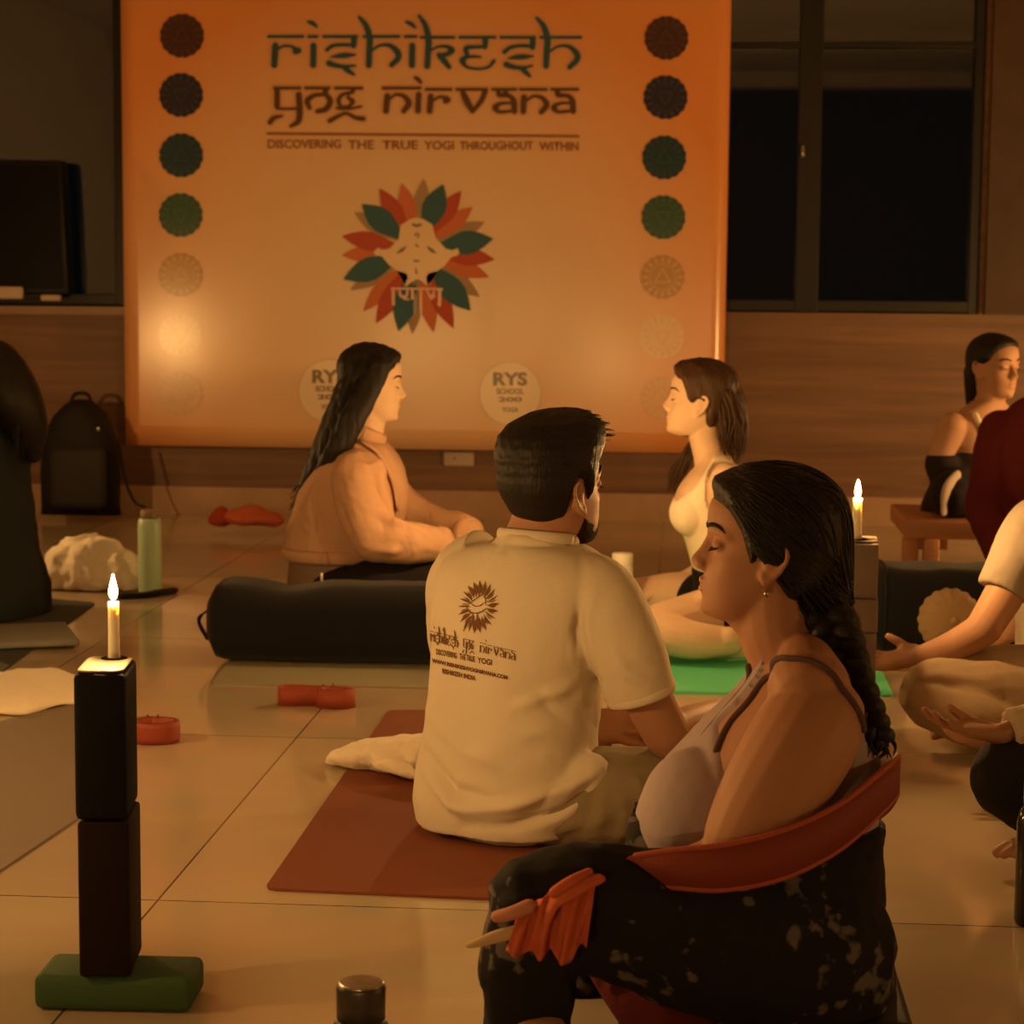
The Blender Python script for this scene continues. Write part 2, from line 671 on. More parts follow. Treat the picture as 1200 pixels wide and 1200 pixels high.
# ---------------------------------------------------------------- things on and by the far wall
mo = thing('monitor', 'large black boxy monitor standing on the left window sill', 'monitor', W(35, 350, 9.33))
a, b_ = W(-45, 345, 9.30), W(81, 345, 9.30)
a2, b2 = W(-40, 186, 9.30), W(72, 188, 9.30)
mb = B()
loft(mb, [[a, b_, b2, a2], [V(p) + V((0, 0.10, 0)) for p in (a, b_, b2, a2)]])
bmesh.ops.bevel(mb, geom=list(mb.edges), offset=0.012, segments=2, affect='EDGES', profile=0.5)
bmesh.ops.recalc_face_normals(mb, faces=mb.faces)
part(mo, 'casing', mb, M_black, smooth='edge')
mb = B()
ins = [p.lerp((a + b_ + a2 + b2) / 4, 0.08) - V((0, 0.003, 0)) for p in (a, b_, b2, a2)]
loft(mb, [ins, [p + V((0, 0.006, 0)) for p in ins]])
part(mo, 'screen', mb, mat('dark_screen', (0.003, 0.003, 0.003), 0.4, 0.15), smooth=False)
part(mo, 'stand', box(B(), (W(30, 350, 9.34) + V((0, 0, 0.012))), (0.3, 0.12, 0.025), bevel=0.006), M_black)
solo('paper_stack', 'pale crumpled paper stack lying under the monitor at the left frame edge', 'paper',
     box(B(), W(8, 343, 9.27), (0.15, 0.03, 0.055), 0.0, 0.01), M_paper)
solo('small_box', 'small pale box on the sill below the middle of the monitor', 'box',
     box(B(), W(60, 349, 9.28), (0.09, 0.025, 0.026), 0, 0.006), M_paper)

bp = thing('backpack', 'black rounded backpack standing on the floor against the wall left of the banner', 'backpack', F(95, 608))
yb = 9.05
g = B()
for (h, w, d) in ((0, .0, 0),):
    pass
prof = [(46, 604, 0.02), (50, 590, 0.10), (50, 550, 0.13), (54, 515, 0.13), (64, 488, 0.12), (80, 472, 0.10), (98, 468, 0.08)]
rings = []
for px, py, dd in prof[:6]:
    l = W(px, py, yb)
    r_ = W(190 - px, py, yb)
    cc = (l + r_) / 2
    rings.append(ring(cc, (1, 0, 0), (0, -1, 0), (r_ - l).x / 2, dd * 1.0, dd * 0.8, 28, 3))
cc = W(95, 468, yb)
rings.append(ring(cc, (1, 0, 0), (0, -1, 0), 0.03, 0.03, 0.03, 28))
loft(g, rings)
bk = part(bp, 'pack_body', fuse(g, 0.012, 6), mat('black_nylon', (0.012, 0.011, 0.012), 0.7, 0.3))
g = B()
box(g, W(92, 560, yb - 0.14), (0.24, 0.05, 0.26), 0, 0.03, 3)
part(bp, 'front_pocket', g, mat('charcoal_nylon', (0.03, 0.026, 0.024), 0.7, 0.3), label='charcoal front pocket')
part(bp, 'handle', tube(B(), [(W(82, 474, yb), .008), (W(88, 462, yb), .008), (W(102, 462, yb), .008), (W(108, 474, yb), .008)], seg=8), M_black)
part(bp, 'strap', ribbon(B(), [W(140, 520, yb - .05), W(146, 560, yb - .10), W(158, 588, yb - .12), W(170, 594, yb - .1)], 0.03, 0.006, (0, -1, 0.2)), M_black)
part(bp, 'zip_pull', box(B(), W(115, 503, yb - 0.15), (0.012, 0.006, 0.016), 0, 0.002), M_steel)

# red pouch near the wall
rp = thing('cloth_pouch', 'orange red cloth pouch lying on the floor in front of the wall below the banner', 'pouch', F(292, 620))
yb = 8.62
g = B()
for px, py, r in ((285, 606, (.085, .07, .035)), (305, 607, (.09, .08, .033)), (320, 610, (.05, .05, .025)), (296, 600, (.06, .05, .03))):
    ellip(g, W(px, py, yb), r)
me = fuse(g, 0.008, 3)
co = getco(me)
co[:, 2] = np.maximum(co[:, 2] + 0.006 * sn(co, 9, 3), 0.002)
setco(me, co)
part(rp, 'pouch_body', me, M_orange)
g = B()
ellip(g, W(260, 606, yb), (.045, .04, .042))
ellip(g, W(252, 609, yb), (.03, .03, .03))
me = fuse(g, 0.006, 3)
co = getco(me)
co[:, 2] = np.maximum(co[:, 2] + 0.006 * sn(co, 14, 4), 0.002)
setco(me, co)
part(rp, 'drawn_neck', me, mat('dark_red_cloth', (0.30, 0.04, 0.02), 0.85, 0.2), label='dark red drawn neck')

# wooden bench on the right
be = thing('wooden_bench', 'low reddish wooden bench carrying the woman near the back wall', 'bench', F(1115, 680))
yb = 7.25
l, r_ = W(1058, 618, yb), W(1172, 622, yb)
zt = W(1100, 607, yb).z
part(be, 'bench_top', box(B(), ((l.x + r_.x) / 2 + .15, yb + .17, zt - .03), (r_.x - l.x + .3, .56, .06), 0, .006), M_wood)
part(be, 'apron', box(B(), (W(1082, 635, yb).x, yb - 0.06, zt - .08), (.145, .025, .04), 0, .004), M_wood)
for px in (1064, 1087):
    x = W(px, 650, yb).x
    part(be, 'leg', box(B(), (x, yb - .06 + (.0 if px < 1070 else -.03), (zt - .06) / 2), (.05, .06, zt - .06), 0, .004), M_wood)

# ---------------------------------------------------------------- yoga mats
def yoga_mat(label, pts, m, t=0.005, name='yoga_mat'):
    g = B()
    g2 = [V((p[0], p[1], 0.0005)) for p in pts]
    # rounded corners
    poly = []
    n = len(g2)
    for i in range(n):
        p, q, s = g2[i - 1], g2[i], g2[(i + 1) % n]
        d1, d2 = (p - q).normalized(), (s - q).normalized()
        poly += [q + d1 * 0.02, q + d1 * 0.006 + d2 * 0.006, q + d2 * 0.02]
    loft(g, [poly, [p + V((0, 0, t)) for p in poly]])
    bmesh.ops.recalc_face_normals(g, faces=g.faces)
    return solo(name, label, 'yoga mat', g, m, smooth=False)


yoga_mat('red brown yoga mat under the man in the white t-shirt', [F(310, 1044), V((-0.05, 3.52, 0)), V((-0.05, 5.18, 0)), F(432, 868) + V((0, .33, 0))], M_matred)
yoga_mat('grey green yoga mat under the navy bolster and the long haired woman', [F(247, 802), V((-0.46, 5.40, 0)), V((-0.46, 6.65, 0)), V((-1.30, 6.65, 0))], M_matgrey)
yoga_mat('bright green yoga mat under the woman in the white tank top', [V((0.10 - .52, 5.40, 0.0)), F(1047, 817), V((0.56, 7.0, 0)), V((-0.42, 7.0, 0))], M_matgreen, 0.006)
A = F(112, 708)
yoga_mat('dark yoga mat at the left edge below the white cloth bundle', [A, F(-70, 842), F(-70, 842) + V((-.65, .25, 0)), A + V((-.7, .3, 0))], M_matdark)
yoga_mat('taupe yoga mat behind the front candle tower', [F(150, 812), F(96, 958), F(-120, 1104), F(-240, 905)], M_mattaupe)

def rrect(c, u, v, hu, hv, r, n=6):
    out = []
    for sx, sy, a0 in ((1, 1, 0), (-1, 1, PI / 2), (-1, -1, PI), (1, -1, 1.5 * PI)):
        for i in range(n):
            a = a0 + PI / 2 * i / (n - 1)
            out.append(V(c) + V(u) * (sx * (hu - r) + r * math.cos(a)) + V(v) * (sy * (hv - r) + r * math.sin(a)))
    return out


M_blocktop_lit = mat('lit_block_top', (.26, .22, .16), .5, .3)  # pale colour standing in for candlelight on the block tops
# ---------------------------------------------------------------- candles on towers of foam blocks
def candle(base, h, r, label, lean=(0, 0), glow=1.0, lit_top=None):
    t = thing('candle', label, 'candle', base)
    if lit_top:      # pale sheet painting the flame's light on the block: centre, half sizes, turn
        (cx_, cy_), hu, hv, an = lit_top
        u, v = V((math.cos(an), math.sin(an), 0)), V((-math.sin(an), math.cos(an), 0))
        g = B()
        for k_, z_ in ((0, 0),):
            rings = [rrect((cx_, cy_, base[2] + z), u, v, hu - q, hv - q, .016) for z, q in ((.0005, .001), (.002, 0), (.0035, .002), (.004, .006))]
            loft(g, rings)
        part(t, 'lit_top_sheet', g, M_blocktop_lit, label='pale sheet painting candlelight on the block top')
        part(t, 'candle_shadow_disc', lathe(B(), (base[0], base[1], base[2] + .004), [(.001, 0), (r * 2.3, 0), (r * 2.2, .0008), (.001, .0012)], 24), M_wick, label='dark disc painting the candle shadow round its foot')  # shade at the candle foot, painted as a dark disc
    b0 = V(base)
    top = b0 + V((lean[0], lean[1], h))
    g = B()
    tube(g, [(b0 + V((0, 0, 0.001)), r * 1.12), (b0.lerp(top, .25), r), (b0.lerp(top, .6), r * .97), (b0.lerp(top, .95), r * .95)], 4, 16, round_ends=False)
    part(t, 'wax', g, M_wax)
    part(t, 'wick', tube(B(), [(top - V((0, 0, .006)), .0012), (top + V((.0006, 0, .008)), .001)], 2, 6), M_wick)
    f = B()
    c = top + V((0, 0, -0.001))
    rows = [(.0008, .0), (.0042, .003), (.0062, .009), (.0058, .015), (.0042, .022), (.0024, .029), (.0004, .036)]
    lathe(f, c, rows, 10)
    part(t, 'flame', f, emat('flame', FLAME_COLOR, FLAME_STRENGTH * glow))
    return t


def foam(label, c, size, rot, m, cat='yoga block', bevel=0.006, group=None):
    return solo('yoga_block', label, cat, box(B(), c, size, rot, bevel, 3), m, smooth='edge')


# front tower
zb = .052
p0 = F(120, 1147, zb)
rot = math.radians(7)
tx, ty = p0.x - .065 * math.sin(rot), p0.y + .066
g0, g1 = F(37, 1185), F(222, 1188)
foam('green foam block lying flat as the foot of the front candle tower', ((g0.x + g1.x) / 2, g0.y + .062, zb / 2 + .0005), (.228, .115, zb - .001), math.radians(2), M_greenfoam, bevel=.012)
foam('dark brown foam block standing on the green block', (tx + .003, ty, zb + .115), (.073, .13, .228), rot, M_brownfoam)
foam('black foam block topmost of the front tower with a candle on it', (tx, ty, zb + .230 + .1065), (.073, .13, .212), rot, M_blackfoam, bevel=.009)
zt = zb + .230 + .213
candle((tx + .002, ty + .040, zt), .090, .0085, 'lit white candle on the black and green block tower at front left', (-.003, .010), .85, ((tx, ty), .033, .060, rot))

# second tower, right behind the woman with the braid
yt2 = 4.62
x2 = W(1006, 760, yt2).x
z = 0
for h, lab, w in ((.150, 'grey foam block on the floor under the candle tower behind the braid', .083), (.148, 'grey foam block second from the floor behind the braid', .083),
                  (.075, 'thin grey foam block in the middle of the tower behind the braid', .082), (.122, 'grey foam block topmost of the tower behind the braid', .082)):
    foam(lab, (x2 + (.002 if h < .1 else 0), yt2 + .05, z + h / 2 + .0005), (w, .11, h - .001), math.radians(-4), M_greyfoam)
    z += h
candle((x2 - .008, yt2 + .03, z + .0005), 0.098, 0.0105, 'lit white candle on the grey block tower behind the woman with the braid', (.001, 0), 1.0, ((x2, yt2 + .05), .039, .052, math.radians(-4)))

# first two towers inferred from reflections; the rest unseen, added as fill light
CANDLES = [
    (-0.41, 5.70, .60, 0.8, 'hidden between the two facing women'),
    (W(215, 400, 11.9).x, 6.90, .745, 1.7, 'far left near the wall'),
    (2.40, 7.00, .62, 5.5, 'added as fill far right near the wall'),
    (-1.80, 4.20, .60, 1.3, 'added as fill left of the front tower'),
    (-0.38, 1.55, .40, 0.5, 'added as fill nearest the camera'),
    (-1.50, 2.72, .62, 0.6, 'added as fill nearest the front tower'),
    (1.90, 2.60, .50, 0.8, 'added as fill right of the black bottle'),
    (-2.0, -0.50, .90, 1.0, 'added as fill behind the camera'),
]
for x, y, zf, glow, where in CANDLES:
    n = 2 if zf < .7 else 3
    hb_ = (zf - .15) / n
    z = 0
    for k in range(n):
        foam('%s black foam block of the candle tower %s' % (('lowest', 'topmost', 'crowning')[k], where), (x, y, z + hb_ / 2 + .0005), (.076, .15, hb_ - .001), 0, M_blackfoam)
        z += hb_
    candle((x, y, z + .0005), .115, .0095, 'lit white candle on the tower ' + where, glow=glow)

# ---------------------------------------------------------------- props on the floor
bo = thing('bolster', 'long navy bolster lying in front of the long haired woman', 'bolster', F(400, 772))
yb = 5.77
xa = W(248, 730, yb).x
rings = []
L = 0.80
for i, t in enumerate(np.linspace(0, 1, 30)):
    x = xa + L * t
    e = min(t, 1 - t) / 0.07
    s = 1 if e >= 1 else math.sqrt(max(0, 1 - (1 - e) ** 2)) * .45 + .55
    sag = 0.018 * math.exp(-((t - .28) / .10) ** 2)
    hz = .108 * s - sag / 2
    rings.append(rrect((x, yb, .108 - sag / 2 + .009), (0, 1, 0), (0, 0, 1), .115 * s, hz, .068 * s))
g = B()
loft(g, rings)
me = to_mesh(g, 'cover')
creases(me, [], .004, 7, 5)
part(bo, 'cover', me, M_navy)
part(bo, 'handle', ribbon(B(), [(xa - .004, yb - .03, .06), (xa - .03, yb - .015, .10), (xa - .03, yb + .015, .12), (xa - .004, yb + .03, .14)], .025, .004, (0, 1, 0)), M_navy)
part(bo, 'price_tag', box(B(), W(377, 676, yb - .05), (.006, .003, .022), 0, 0), M_white, label='tiny white tag')

wb = thing('water_bottle', 'white water bottle standing behind the man\'s shoulder', 'bottle', V(W(729, 750, 6.35)[:2] + (0.006,)) if False else V((W(729, 700, 6.35).x, 6.35, 0.006)))
c = wb.location
hh = W(729, 648, 6.35).z - .006
part(wb, 'bottle_body', lathe(B(), c, [(.001, 0), (.030, 0), (.0325, .006), (.0325, hh - .045), (.031, hh - .035)], 28), M_white)
part(wb, 'cap', lathe(B(), c, [(.001, hh - .036), (.0315, hh - .036), (.032, hh - .03), (.032, hh - .004), (.030, hh), (.001, hh)], 28), mat('white_cap', (.85, .8, .72), .4))

gbt = thing('water_bottle', 'tall pale green water bottle beside the white cloth bundle', 'bottle', F(176, 695))
c = gbt.location
hh = W(176, 606, c.y).z
part(gbt, 'bottle_body', lathe(B(), c, [(.001, 0), (.036, 0), (.039, .008), (.039, hh - .03), (.037, hh - .008), (.033, hh - .004), (.001, hh - .003)], 28), M_bottlegreen)
part(gbt, 'cap', lathe(B(), c, [(.001, hh - .003), (.029, hh - .003), (.030, hh + .006), (.030, hh + .020), (.027, hh + .024), (.001, hh + .024)], 28), mat('dull_brown_cap', (.25, .17, .11), .5))
solo('flat_strap', 'small dark strap lying flat at the foot of the pale green bottle', 'strap',
     ribbon(B(), [F(140, 701) + V((0, -.02, .010)), F(172, 699) + V((0, -.03, .010)), F(190, 697) + V((0, -.02, .012)), F(204, 695) + V((0, 0, .010))], .018, .022, (0, 0, 1)), M_black)

# crumpled white bundle
yb = 7.05
g = B()
for px, py, r in ((105, 665, (.13, .10, .10)), (78, 668, (.08, .08, .075)), (135, 670, (.08, .08, .07)), (95, 650, (.07, .07, .06)), (120, 648, (.06, .06, .05)), (150, 678, (.05, .06, .045)), (62, 680, (.045, .06, .04))):
    ellip(g, W(px, py, yb), r)
me = fuse(g, .007, 3)
co, no = getco(me), getno(me)
k = sn(co, 6, 11, 3)
d = .022 * (1 - 2 * np.abs(k)) * .8 + .006 * sn(co, 16, 12)
co = co + no * d[:, None]
co[:, 2] = np.maximum(co[:, 2], .004)
setco(me, co)
solo('cloth_bundle', 'crumpled white cloth bundle heaped beside the pale green bottle', 'cloth', me, mat('white_cloth', (.78, .70, .58), .85, .2, bump=.2, bscale=60))
solo('folded_cloth', 'pale grey folded cloth lying on the dark mat at the left edge', 'cloth',
     box(B(), F(24, 752) + V((0, 0, .018)), (.30, .34, .02), .4, .008), mat('grey_cloth', (.24, .24, .22), .9, .2, bump=.2, bscale=60))

# cream cloth at lower left
def flat_cloth(outline, h, seed, amp=.012, nscale=7):
    c = sum((V(p) for p in outline), V()) / len(outline)
    rows = cat(list(outline) + [outline[0]], 8)[:-1]
    rings = []
    for s, z in ((1.0, .003), (1.01, .010), (.97, .018), (.85, h * .8), (.6, h), (.3, h * 1.05), (.05, h)):
        rings.append([c.lerp(V(p), s) * 1.0 + V((0, 0, z)) for p in rows])
    g = B()
    loft(g, rings)
    bmesh.ops.recalc_face_normals(g, faces=g.faces)
    bmesh.ops.subdivide_edges(g, edges=g.edges[:], cuts=1, use_grid_fill=True)
    me = to_mesh(g, 'cloth')
    co = getco(me)
    co[:, 2] += amp * sn(co, nscale, seed) * np.clip(co[:, 2] / h, 0, 1)
    co[:, 2] = np.maximum(co[:, 2], .006)
    setco(me, co)
    return me


me = flat_cloth([F(-30, 800), F(25, 792), F(70, 794), F(100, 806), F(108, 826), F(70, 829), F(40, 838), F(18, 840), F(-30, 832)], .035, 5, .010)
creases(me, [([F(20, 838), F(38, 812)], .03, .012), ([F(45, 832), F(60, 810)], .02, -.01)])
solo('cream_cloth', 'cream cloth crumpled on the taupe mat at the left edge', 'cloth', me, M_cream)

# cushion like cream cloth poking out left of the man
g = B()
tube(g, [(W(388, 893, 4.52), .012), (W(400, 888, 4.5), .030), (W(430, 885, 4.48), .045), (W(470, 884, 4.46), .055), (W(520, 884, 4.44), .06)], 6, 20, flat=(.75, 1.3), up=(0, 0, 1))
tube(g, [(W(450, 892, 4.40), .03), (W(470, 900, 4.36), .024), (W(486, 910, 4.34), .012)], 5, 14, flat=(.7, 1.2), up=(0, 0, 1))
me = fuse(g, .006, 3)
creases(me, [([W(400, 880, 4.42), W(440, 878, 4.40), W(480, 868, 4.38)], .012, .010), ([W(405, 896, 4.42), W(440, 888, 4.38), W(490, 886, 4.36)], .012, -.010),
             ([W(440, 900, 4.38), W(470, 888, 4.36)], .010, .008)], .005, 14, 8)
co = getco(me)
co[:, 2] = np.maximum(co[:, 2], .007)
setco(me, co)
solo('cream_blanket', 'folded cream blanket on the red brown mat poking out left of the man', 'blanket', me, M_cream)

# rolled red straps
def coil(label, path, h, name='yoga_strap', thick=.006):
    t = thing(name, label, 'strap', path[0][:2] + (0,) if not isinstance(path[0], V) else V((path[0].x, path[0].y, 0)))
    ps = [V((p[0], p[1], h / 2 + .001)) for p in path]
    part(t, 'webbing', ribbon(B(), ps, h, thick), M_ringred)
    e = ps[-1]
    g = B()
    for s in (-1, 1):
        tube(g, [(e + V((s * .012, 0, h / 2)), .003), (e + V((s * .012, 0, h / 2 + .006)), .003)], 2, 8)
    part(t, 'buckle', g, M_steel, label='two small metal rings')
    return t


def loop(c, a, b_, turns, a0=0, grow=.012):
    c = V(c)
    out = []
    n = int(16 * turns)
    for i in range(n + 1):
        q = a0 + 2 * PI * i / 16
        k = 1 - grow * i / 16
        out.append(c + V((a * k * math.cos(q), b_ * k * math.sin(q), 0)))
    return out


p = F(390, 830)
q = F(347, 828)
h1 = .045
path = loop(p + V((.005, .02, 0)), .048, .035, 2.5, PI, .12)[::-1]
path += [q + V((.03, .01, 0)), q + V((-.035, .0, 0)), q + V((-.045, .03, 0)), q + V((-.02, .05, 0)), q + V((.03, .045, 0)), p + V((-.02, .052, 0))]
coil('red webbing strap coiled on the floor left of the man below the bolster', path, h1)
p = F(178, 872)
coil('red webbing strap coiled on the floor right of the front candle tower', loop(p + V((0, .03, 0)), .056, .045, 3, PI * .6, .08), .048)

# thermos at the bottom edge
yb = 2.52
c = V((W(423, 1170, yb).x, yb, 0))
th = thing('thermos', 'dark thermos with a metal lid at the bottom edge', 'thermos', c)
zt = W(423, 1152, yb).z
part(th, 'flask', lathe(B(), c, [(.001, 0), (.032, 0), (.034, .006), (.034, zt - .052), (.0315, zt - .045), (.001, zt - .044)], 32), mat('dark_flask', (.03, .026, .024), .4, .5))
part(th, 'lid', lathe(B(), c, [(.001, zt - .044), (.0300, zt - .044), (.0305, zt - .006), (.0295, zt - .001), (.028, zt)], 32), mat('dark_lid', (.025, .02, .018), .4, .5))
part(th, 'lid_disc', lathe(B(), c, [(.001, zt - .002), (.0285, zt - .002), (.0285, zt + .001), (.026, zt + .002), (.001, zt + .002)], 32), M_steel)

# black bottle at the right edge
c = V((W(1213, 1060, 3.5).x, 3.5, 0))
bb = thing('water_bottle', 'glossy black bottle at the right edge beside the black trousered person', 'bottle', c)
part(bb, 'bottle_body', lathe(B(), c, [(.001, 0), (.032, 0), (.034, .006), (.034, .17), (.030, .19), (.022, .20), (.001, .20)], 32), mat('glossy_black', (.01, .01, .012), .15, .6))
part(bb, 'cap', lathe(B(), c, [(.001, .20), (.024, .20), (.025, .205), (.025, .235), (.022, .24), (.001, .24)], 32), mat('black_cap', (.012, .012, .012), .25, .6))

# black bolster and brown pleated cushion behind the second tower
g = B()
ya = 6.2
l, r_ = W(1018, 700, ya), W(1150, 700, ya)
rings = []
for t in np.linspace(0, 1, 24):
    x = l.x + (r_.x - l.x + .1) * t
    e = min(t, 1 - t) / .08
    s = 1 if e >= 1 else math.sqrt(max(0, 1 - (1 - e) ** 2)) * .4 + .6
    rings.append(rrect((x, ya, .125), (0, 1, 0), (0, 0, 1), .14 * s, .12 * s, .06 * s))
loft(g, rings)
me = to_mesh(g, 'x')
creases(me, [], .004, 6, 3)
bs = thing('bolster', 'black bolster lying behind the grey candle tower in front of the bench', 'bolster', (W(1100, 700, ya).x, ya, 0))
part(bs, 'cover', me, M_navy)
part(bs, 'piping', tube(B(), [(p_, .005) for p_ in rings[2]] + [(rings[2][0], .005)], 1, 6), M_black)

yc = 5.85
c = W(1113, 727, yc)
cu = thing('round_cushion', 'round brown pleated cushion leaning behind the beige dressed person\'s arm', 'cushion', (c.x, c.y, 0))
g = B()
rr = .088
rings = []
n = 72
ax = V((.12, -1, .12)).normalized()
u = ax.cross(V((0, 0, 1))).normalized()
w = u.cross(ax)
for s, o in ((.03, .052), (.25, .055), (.5, .052), (.75, .044), (.92, .03), (1, .0), (.92, -.03), (.6, -.05), (.03, -.052)):
    rings.append([c + ax * o + (u * math.cos(2 * PI * i / n) + w * math.sin(2 * PI * i / n)) * rr * s * (1 + (.02 if i % 4 < 2 else -.02) * (.2 < s)) for i in range(n)])
loft(g, rings)
bmesh.ops.recalc_face_normals(g, faces=g.faces)
part(cu, 'pleated_cover', g, M_brownpleat)
part(cu, 'button', ellip(B(), c + ax * .054, (.012, .012, .012), sub=2), M_brownpleat)
# ---------------------------------------------------------------- the banner and its print
YB = 9.28
bl, br_, tl, tr = W(141, 521, YB), W(847, 532, YB), W(148, 0, YB), W(857, 0, YB)
zbot = (bl.z + br_.z) / 2
xl, xr, ztop = (bl.x + tl.x) / 2, (br_.x + tr.x) / 2, 2.50
ba = thing('banner', 'large orange printed yoga school banner hanging on the far wall', 'banner', ((xl + xr) / 2, YB, zbot))
g = B()
rows = []
for i in range(25):
    z = zbot + (ztop - zbot) * i / 24
    rows.append([V((xl + (xr - xl) * j / 40, YB + .0004 * math.sin(j * .9 + .2 * i), z)) for j in range(41)])
loft(g, rows, cap=False, closed=False)
geo = bmesh.ops.extrude_face_region(g, geom=list(g.faces))
bmesh.ops.translate(g, vec=(0, .006, 0), verts=[e for e in geo['geom'] if isinstance(e, bmesh.types.BMVert)])
bmesh.ops.recalc_face_normals(g, faces=g.faces)
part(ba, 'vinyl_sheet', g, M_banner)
part(ba, 'top_rail', tube(B(), [(V((xl - .03, YB + .01, ztop)), .012), (V((xr + .03, YB + .01, ztop)), .012)], 2, 12), M_steel)
LAYER = [0]


def onb(x, y, off=0.0):
    p = W(x, y, YB)
    p.y = YB - .004 - off
    return p


def flat_poly(bm, pts, off):
    vs = [bm.verts.new(onb(x, y, off)) for x, y in pts]
    f = bm.faces.new(vs)
    return f


def stroke(bm, pts, off, grow=0.0, place=None, k=6, seg=8):
    """pen stroke: (x, y, width) rows, round ends"""
    place = place or (lambda x, y: onb(x, y, off))
    rows = cat(pts, k) if len(pts) > 2 else cat(pts, 3)
    P = np.array(rows)
    n = len(P)
    left, right = [], []
    for i in range(n):
        d = P[min(i + 1, n - 1), :2] - P[max(i - 1, 0), :2]
        d = d / (np.linalg.norm(d) + 1e-9)
        nn = np.array([-d[1], d[0]])
        h = P[i, 2] / 2 + grow
        left.append(P[i, :2] + nn * h)
        right.append(P[i, :2] - nn * h)
    L = [bm.verts.new(place(*q)) for q in left]
    R = [bm.verts.new(place(*q)) for q in right]
    for i in range(n - 1):
        bm.faces.new((L[i], L[i + 1], R[i + 1], R[i]))
    for i, (a, b, s) in enumerate(((L, R, -1), (L, R, 1))):
        j = 0 if s < 0 else n - 1
        c = P[j, :2]
        h = P[j, 2] / 2 + grow
        d = P[min(j + 1, n - 1), :2] - P[max(j - 1, 0), :2]
        d = d / (np.linalg.norm(d) + 1e-9) * s
        nn = np.array([-d[1], d[0]])
        arc = [bm.verts.new(place(*(c + h * (math.cos(q) * nn + math.sin(q) * d) * (1 if grow or 1 else 0)))) for q in np.linspace(.3, PI - .3, 5)]
        A_, B_ = (R[j], L[j]) if s < 0 else (L[j], R[j])
        try:
            bm.faces.new([A_] + arc + [B_])
        except ValueError:
            pass


def z2(seq):
    return [(300 + x / 6, 10 + y / 6, w / 6) for x, y, w in seq]


def z3(seq, dx=0):
    return [(490 + (x + dx) / 5.714, 10 + y / 5.714, w / 5.714) for x, y, w in seq]


def headline(z, x0, x1, y, w):
    return z([(x0, y, w), ((x0 + x1) / 2, y, w), (x1, y, w)])


S1 = []   # first line
S1 += [headline(z2, a, b, 198, 17) for a, b in ((90, 330), (372, 430), (478, 710), (760, 1005), (1050, 1125))]
S1 += [z2([(138, 262, 40), (134, 330, 40), (130, 398, 38)]), z2([(150, 290, 12), (195, 265, 14), (250, 268, 16), (285, 290, 26)]), z2([(280, 302, 38), (300, 296, 38)])]
S1 += [z2([(405, 262, 38), (405, 330, 38), (404, 398, 38)]), z2([(368, 92, 14), (400, 104, 26), (428, 128, 14)])]
S1 += [z2([(690, 205, 38), (690, 235, 38), (688, 262, 34)]), z2([(690, 258, 22), (600, 256, 20), (540, 264, 22), (500, 292, 22)]),
       z2([(530, 342, 6), (580, 334, 26), (630, 330, 34), (700, 326, 8)]), z2([(515, 385, 36), (560, 400, 28), (620, 408, 22), (700, 402, 8)]), z2([(615, 410, 26), (650, 438, 30), (688, 464, 14)])]
S1 += [z2([(728, 62, 16), (775, 120, 34), (800, 210, 40), (798, 300, 38), (795, 400, 36)]), z2([(815, 296, 12), (870, 262, 14), (940, 260, 24), (995, 305, 38), (1000, 350, 36), (955, 398, 30)])]
S1 += [z2([(1100, 262, 38), (1099, 330, 38), (1098, 400, 38)]), z2([(1058, 95, 14), (1090, 108, 26), (1120, 134, 14)])]
S1 += [headline(z3, a, b, 194, 16) for a, b in ((22, 240), (280, 515), (555, 780), (822, 1090))]
S1 += [z3([(8, 50, 16), (50, 115, 32), (70, 205, 38), (68, 290, 36), (62, 388, 34)]), z3([(78, 288, 10), (130, 258, 12), (195, 256, 20), (230, 280, 30), (200, 305, 26), (145, 316, 24)]), z3([(142, 312, 30), (175, 350, 34), (208, 392, 26)])]
S1 += [z3([(450, 205, 34), (450, 232, 34), (448, 258, 28)]), z3([(450, 256, 18), (380, 258, 20), (322, 266, 26), (330, 318, 26)]), z3([(330, 326, 14), (370, 322, 16), (420, 325, 8)]),
       z3([(325, 325, 24), (295, 350, 30), (330, 392, 16), (410, 405, 12), (475, 390, 14), (508, 352, 20)])]
o = -72 / 5.714 * 0
S1 += [z3([(768, 205, 36), (768, 235, 36), (766, 262, 32)]), z3([(768, 254, 20), (690, 250, 20), (620, 262, 22), (578, 292, 22)]),
       z3([(605, 336, 6), (650, 328, 26), (700, 324, 32), (770, 320, 8)]), z3([(592, 376, 34), (640, 392, 26), (700, 398, 20), (765, 384, 8)]), z3([(690, 400, 24), (722, 428, 28), (748, 454, 14)])]
S1 += [z3([(795, 65, 16), (840, 118, 32), (866, 205, 38), (862, 290, 36), (857, 385, 34)]), z3([(885, 286, 10), (940, 254, 12), (1010, 256, 22), (1062, 302, 36), (1062, 345, 34), (1015, 394, 28)])]
S2 = []   # second line
S2 += [headline(z2, a, b, 560, 16) for a, b in ((130, 310), (350, 515), (560, 745), (895, 1155))]
S2 += [z2([(150, 566, 34), (150, 630, 34), (150, 688, 34)]), z2([(150, 704, 14), (220, 706, 12), (290, 704, 14)]), z2([(302, 605, 36), (308, 700, 38), (300, 790, 34), (245, 828, 16)]), z2([(100, 800, 30), (130, 768, 26), (185, 756, 10)])]
S2 += [z2([(490, 568, 34), (488, 596, 34)]), z2([(480, 604, 20), (410, 612, 24), (362, 650, 34), (378, 700, 22)]), z2([(490, 600, 24), (522, 650, 36), (495, 706, 34), (432, 724, 24)])]
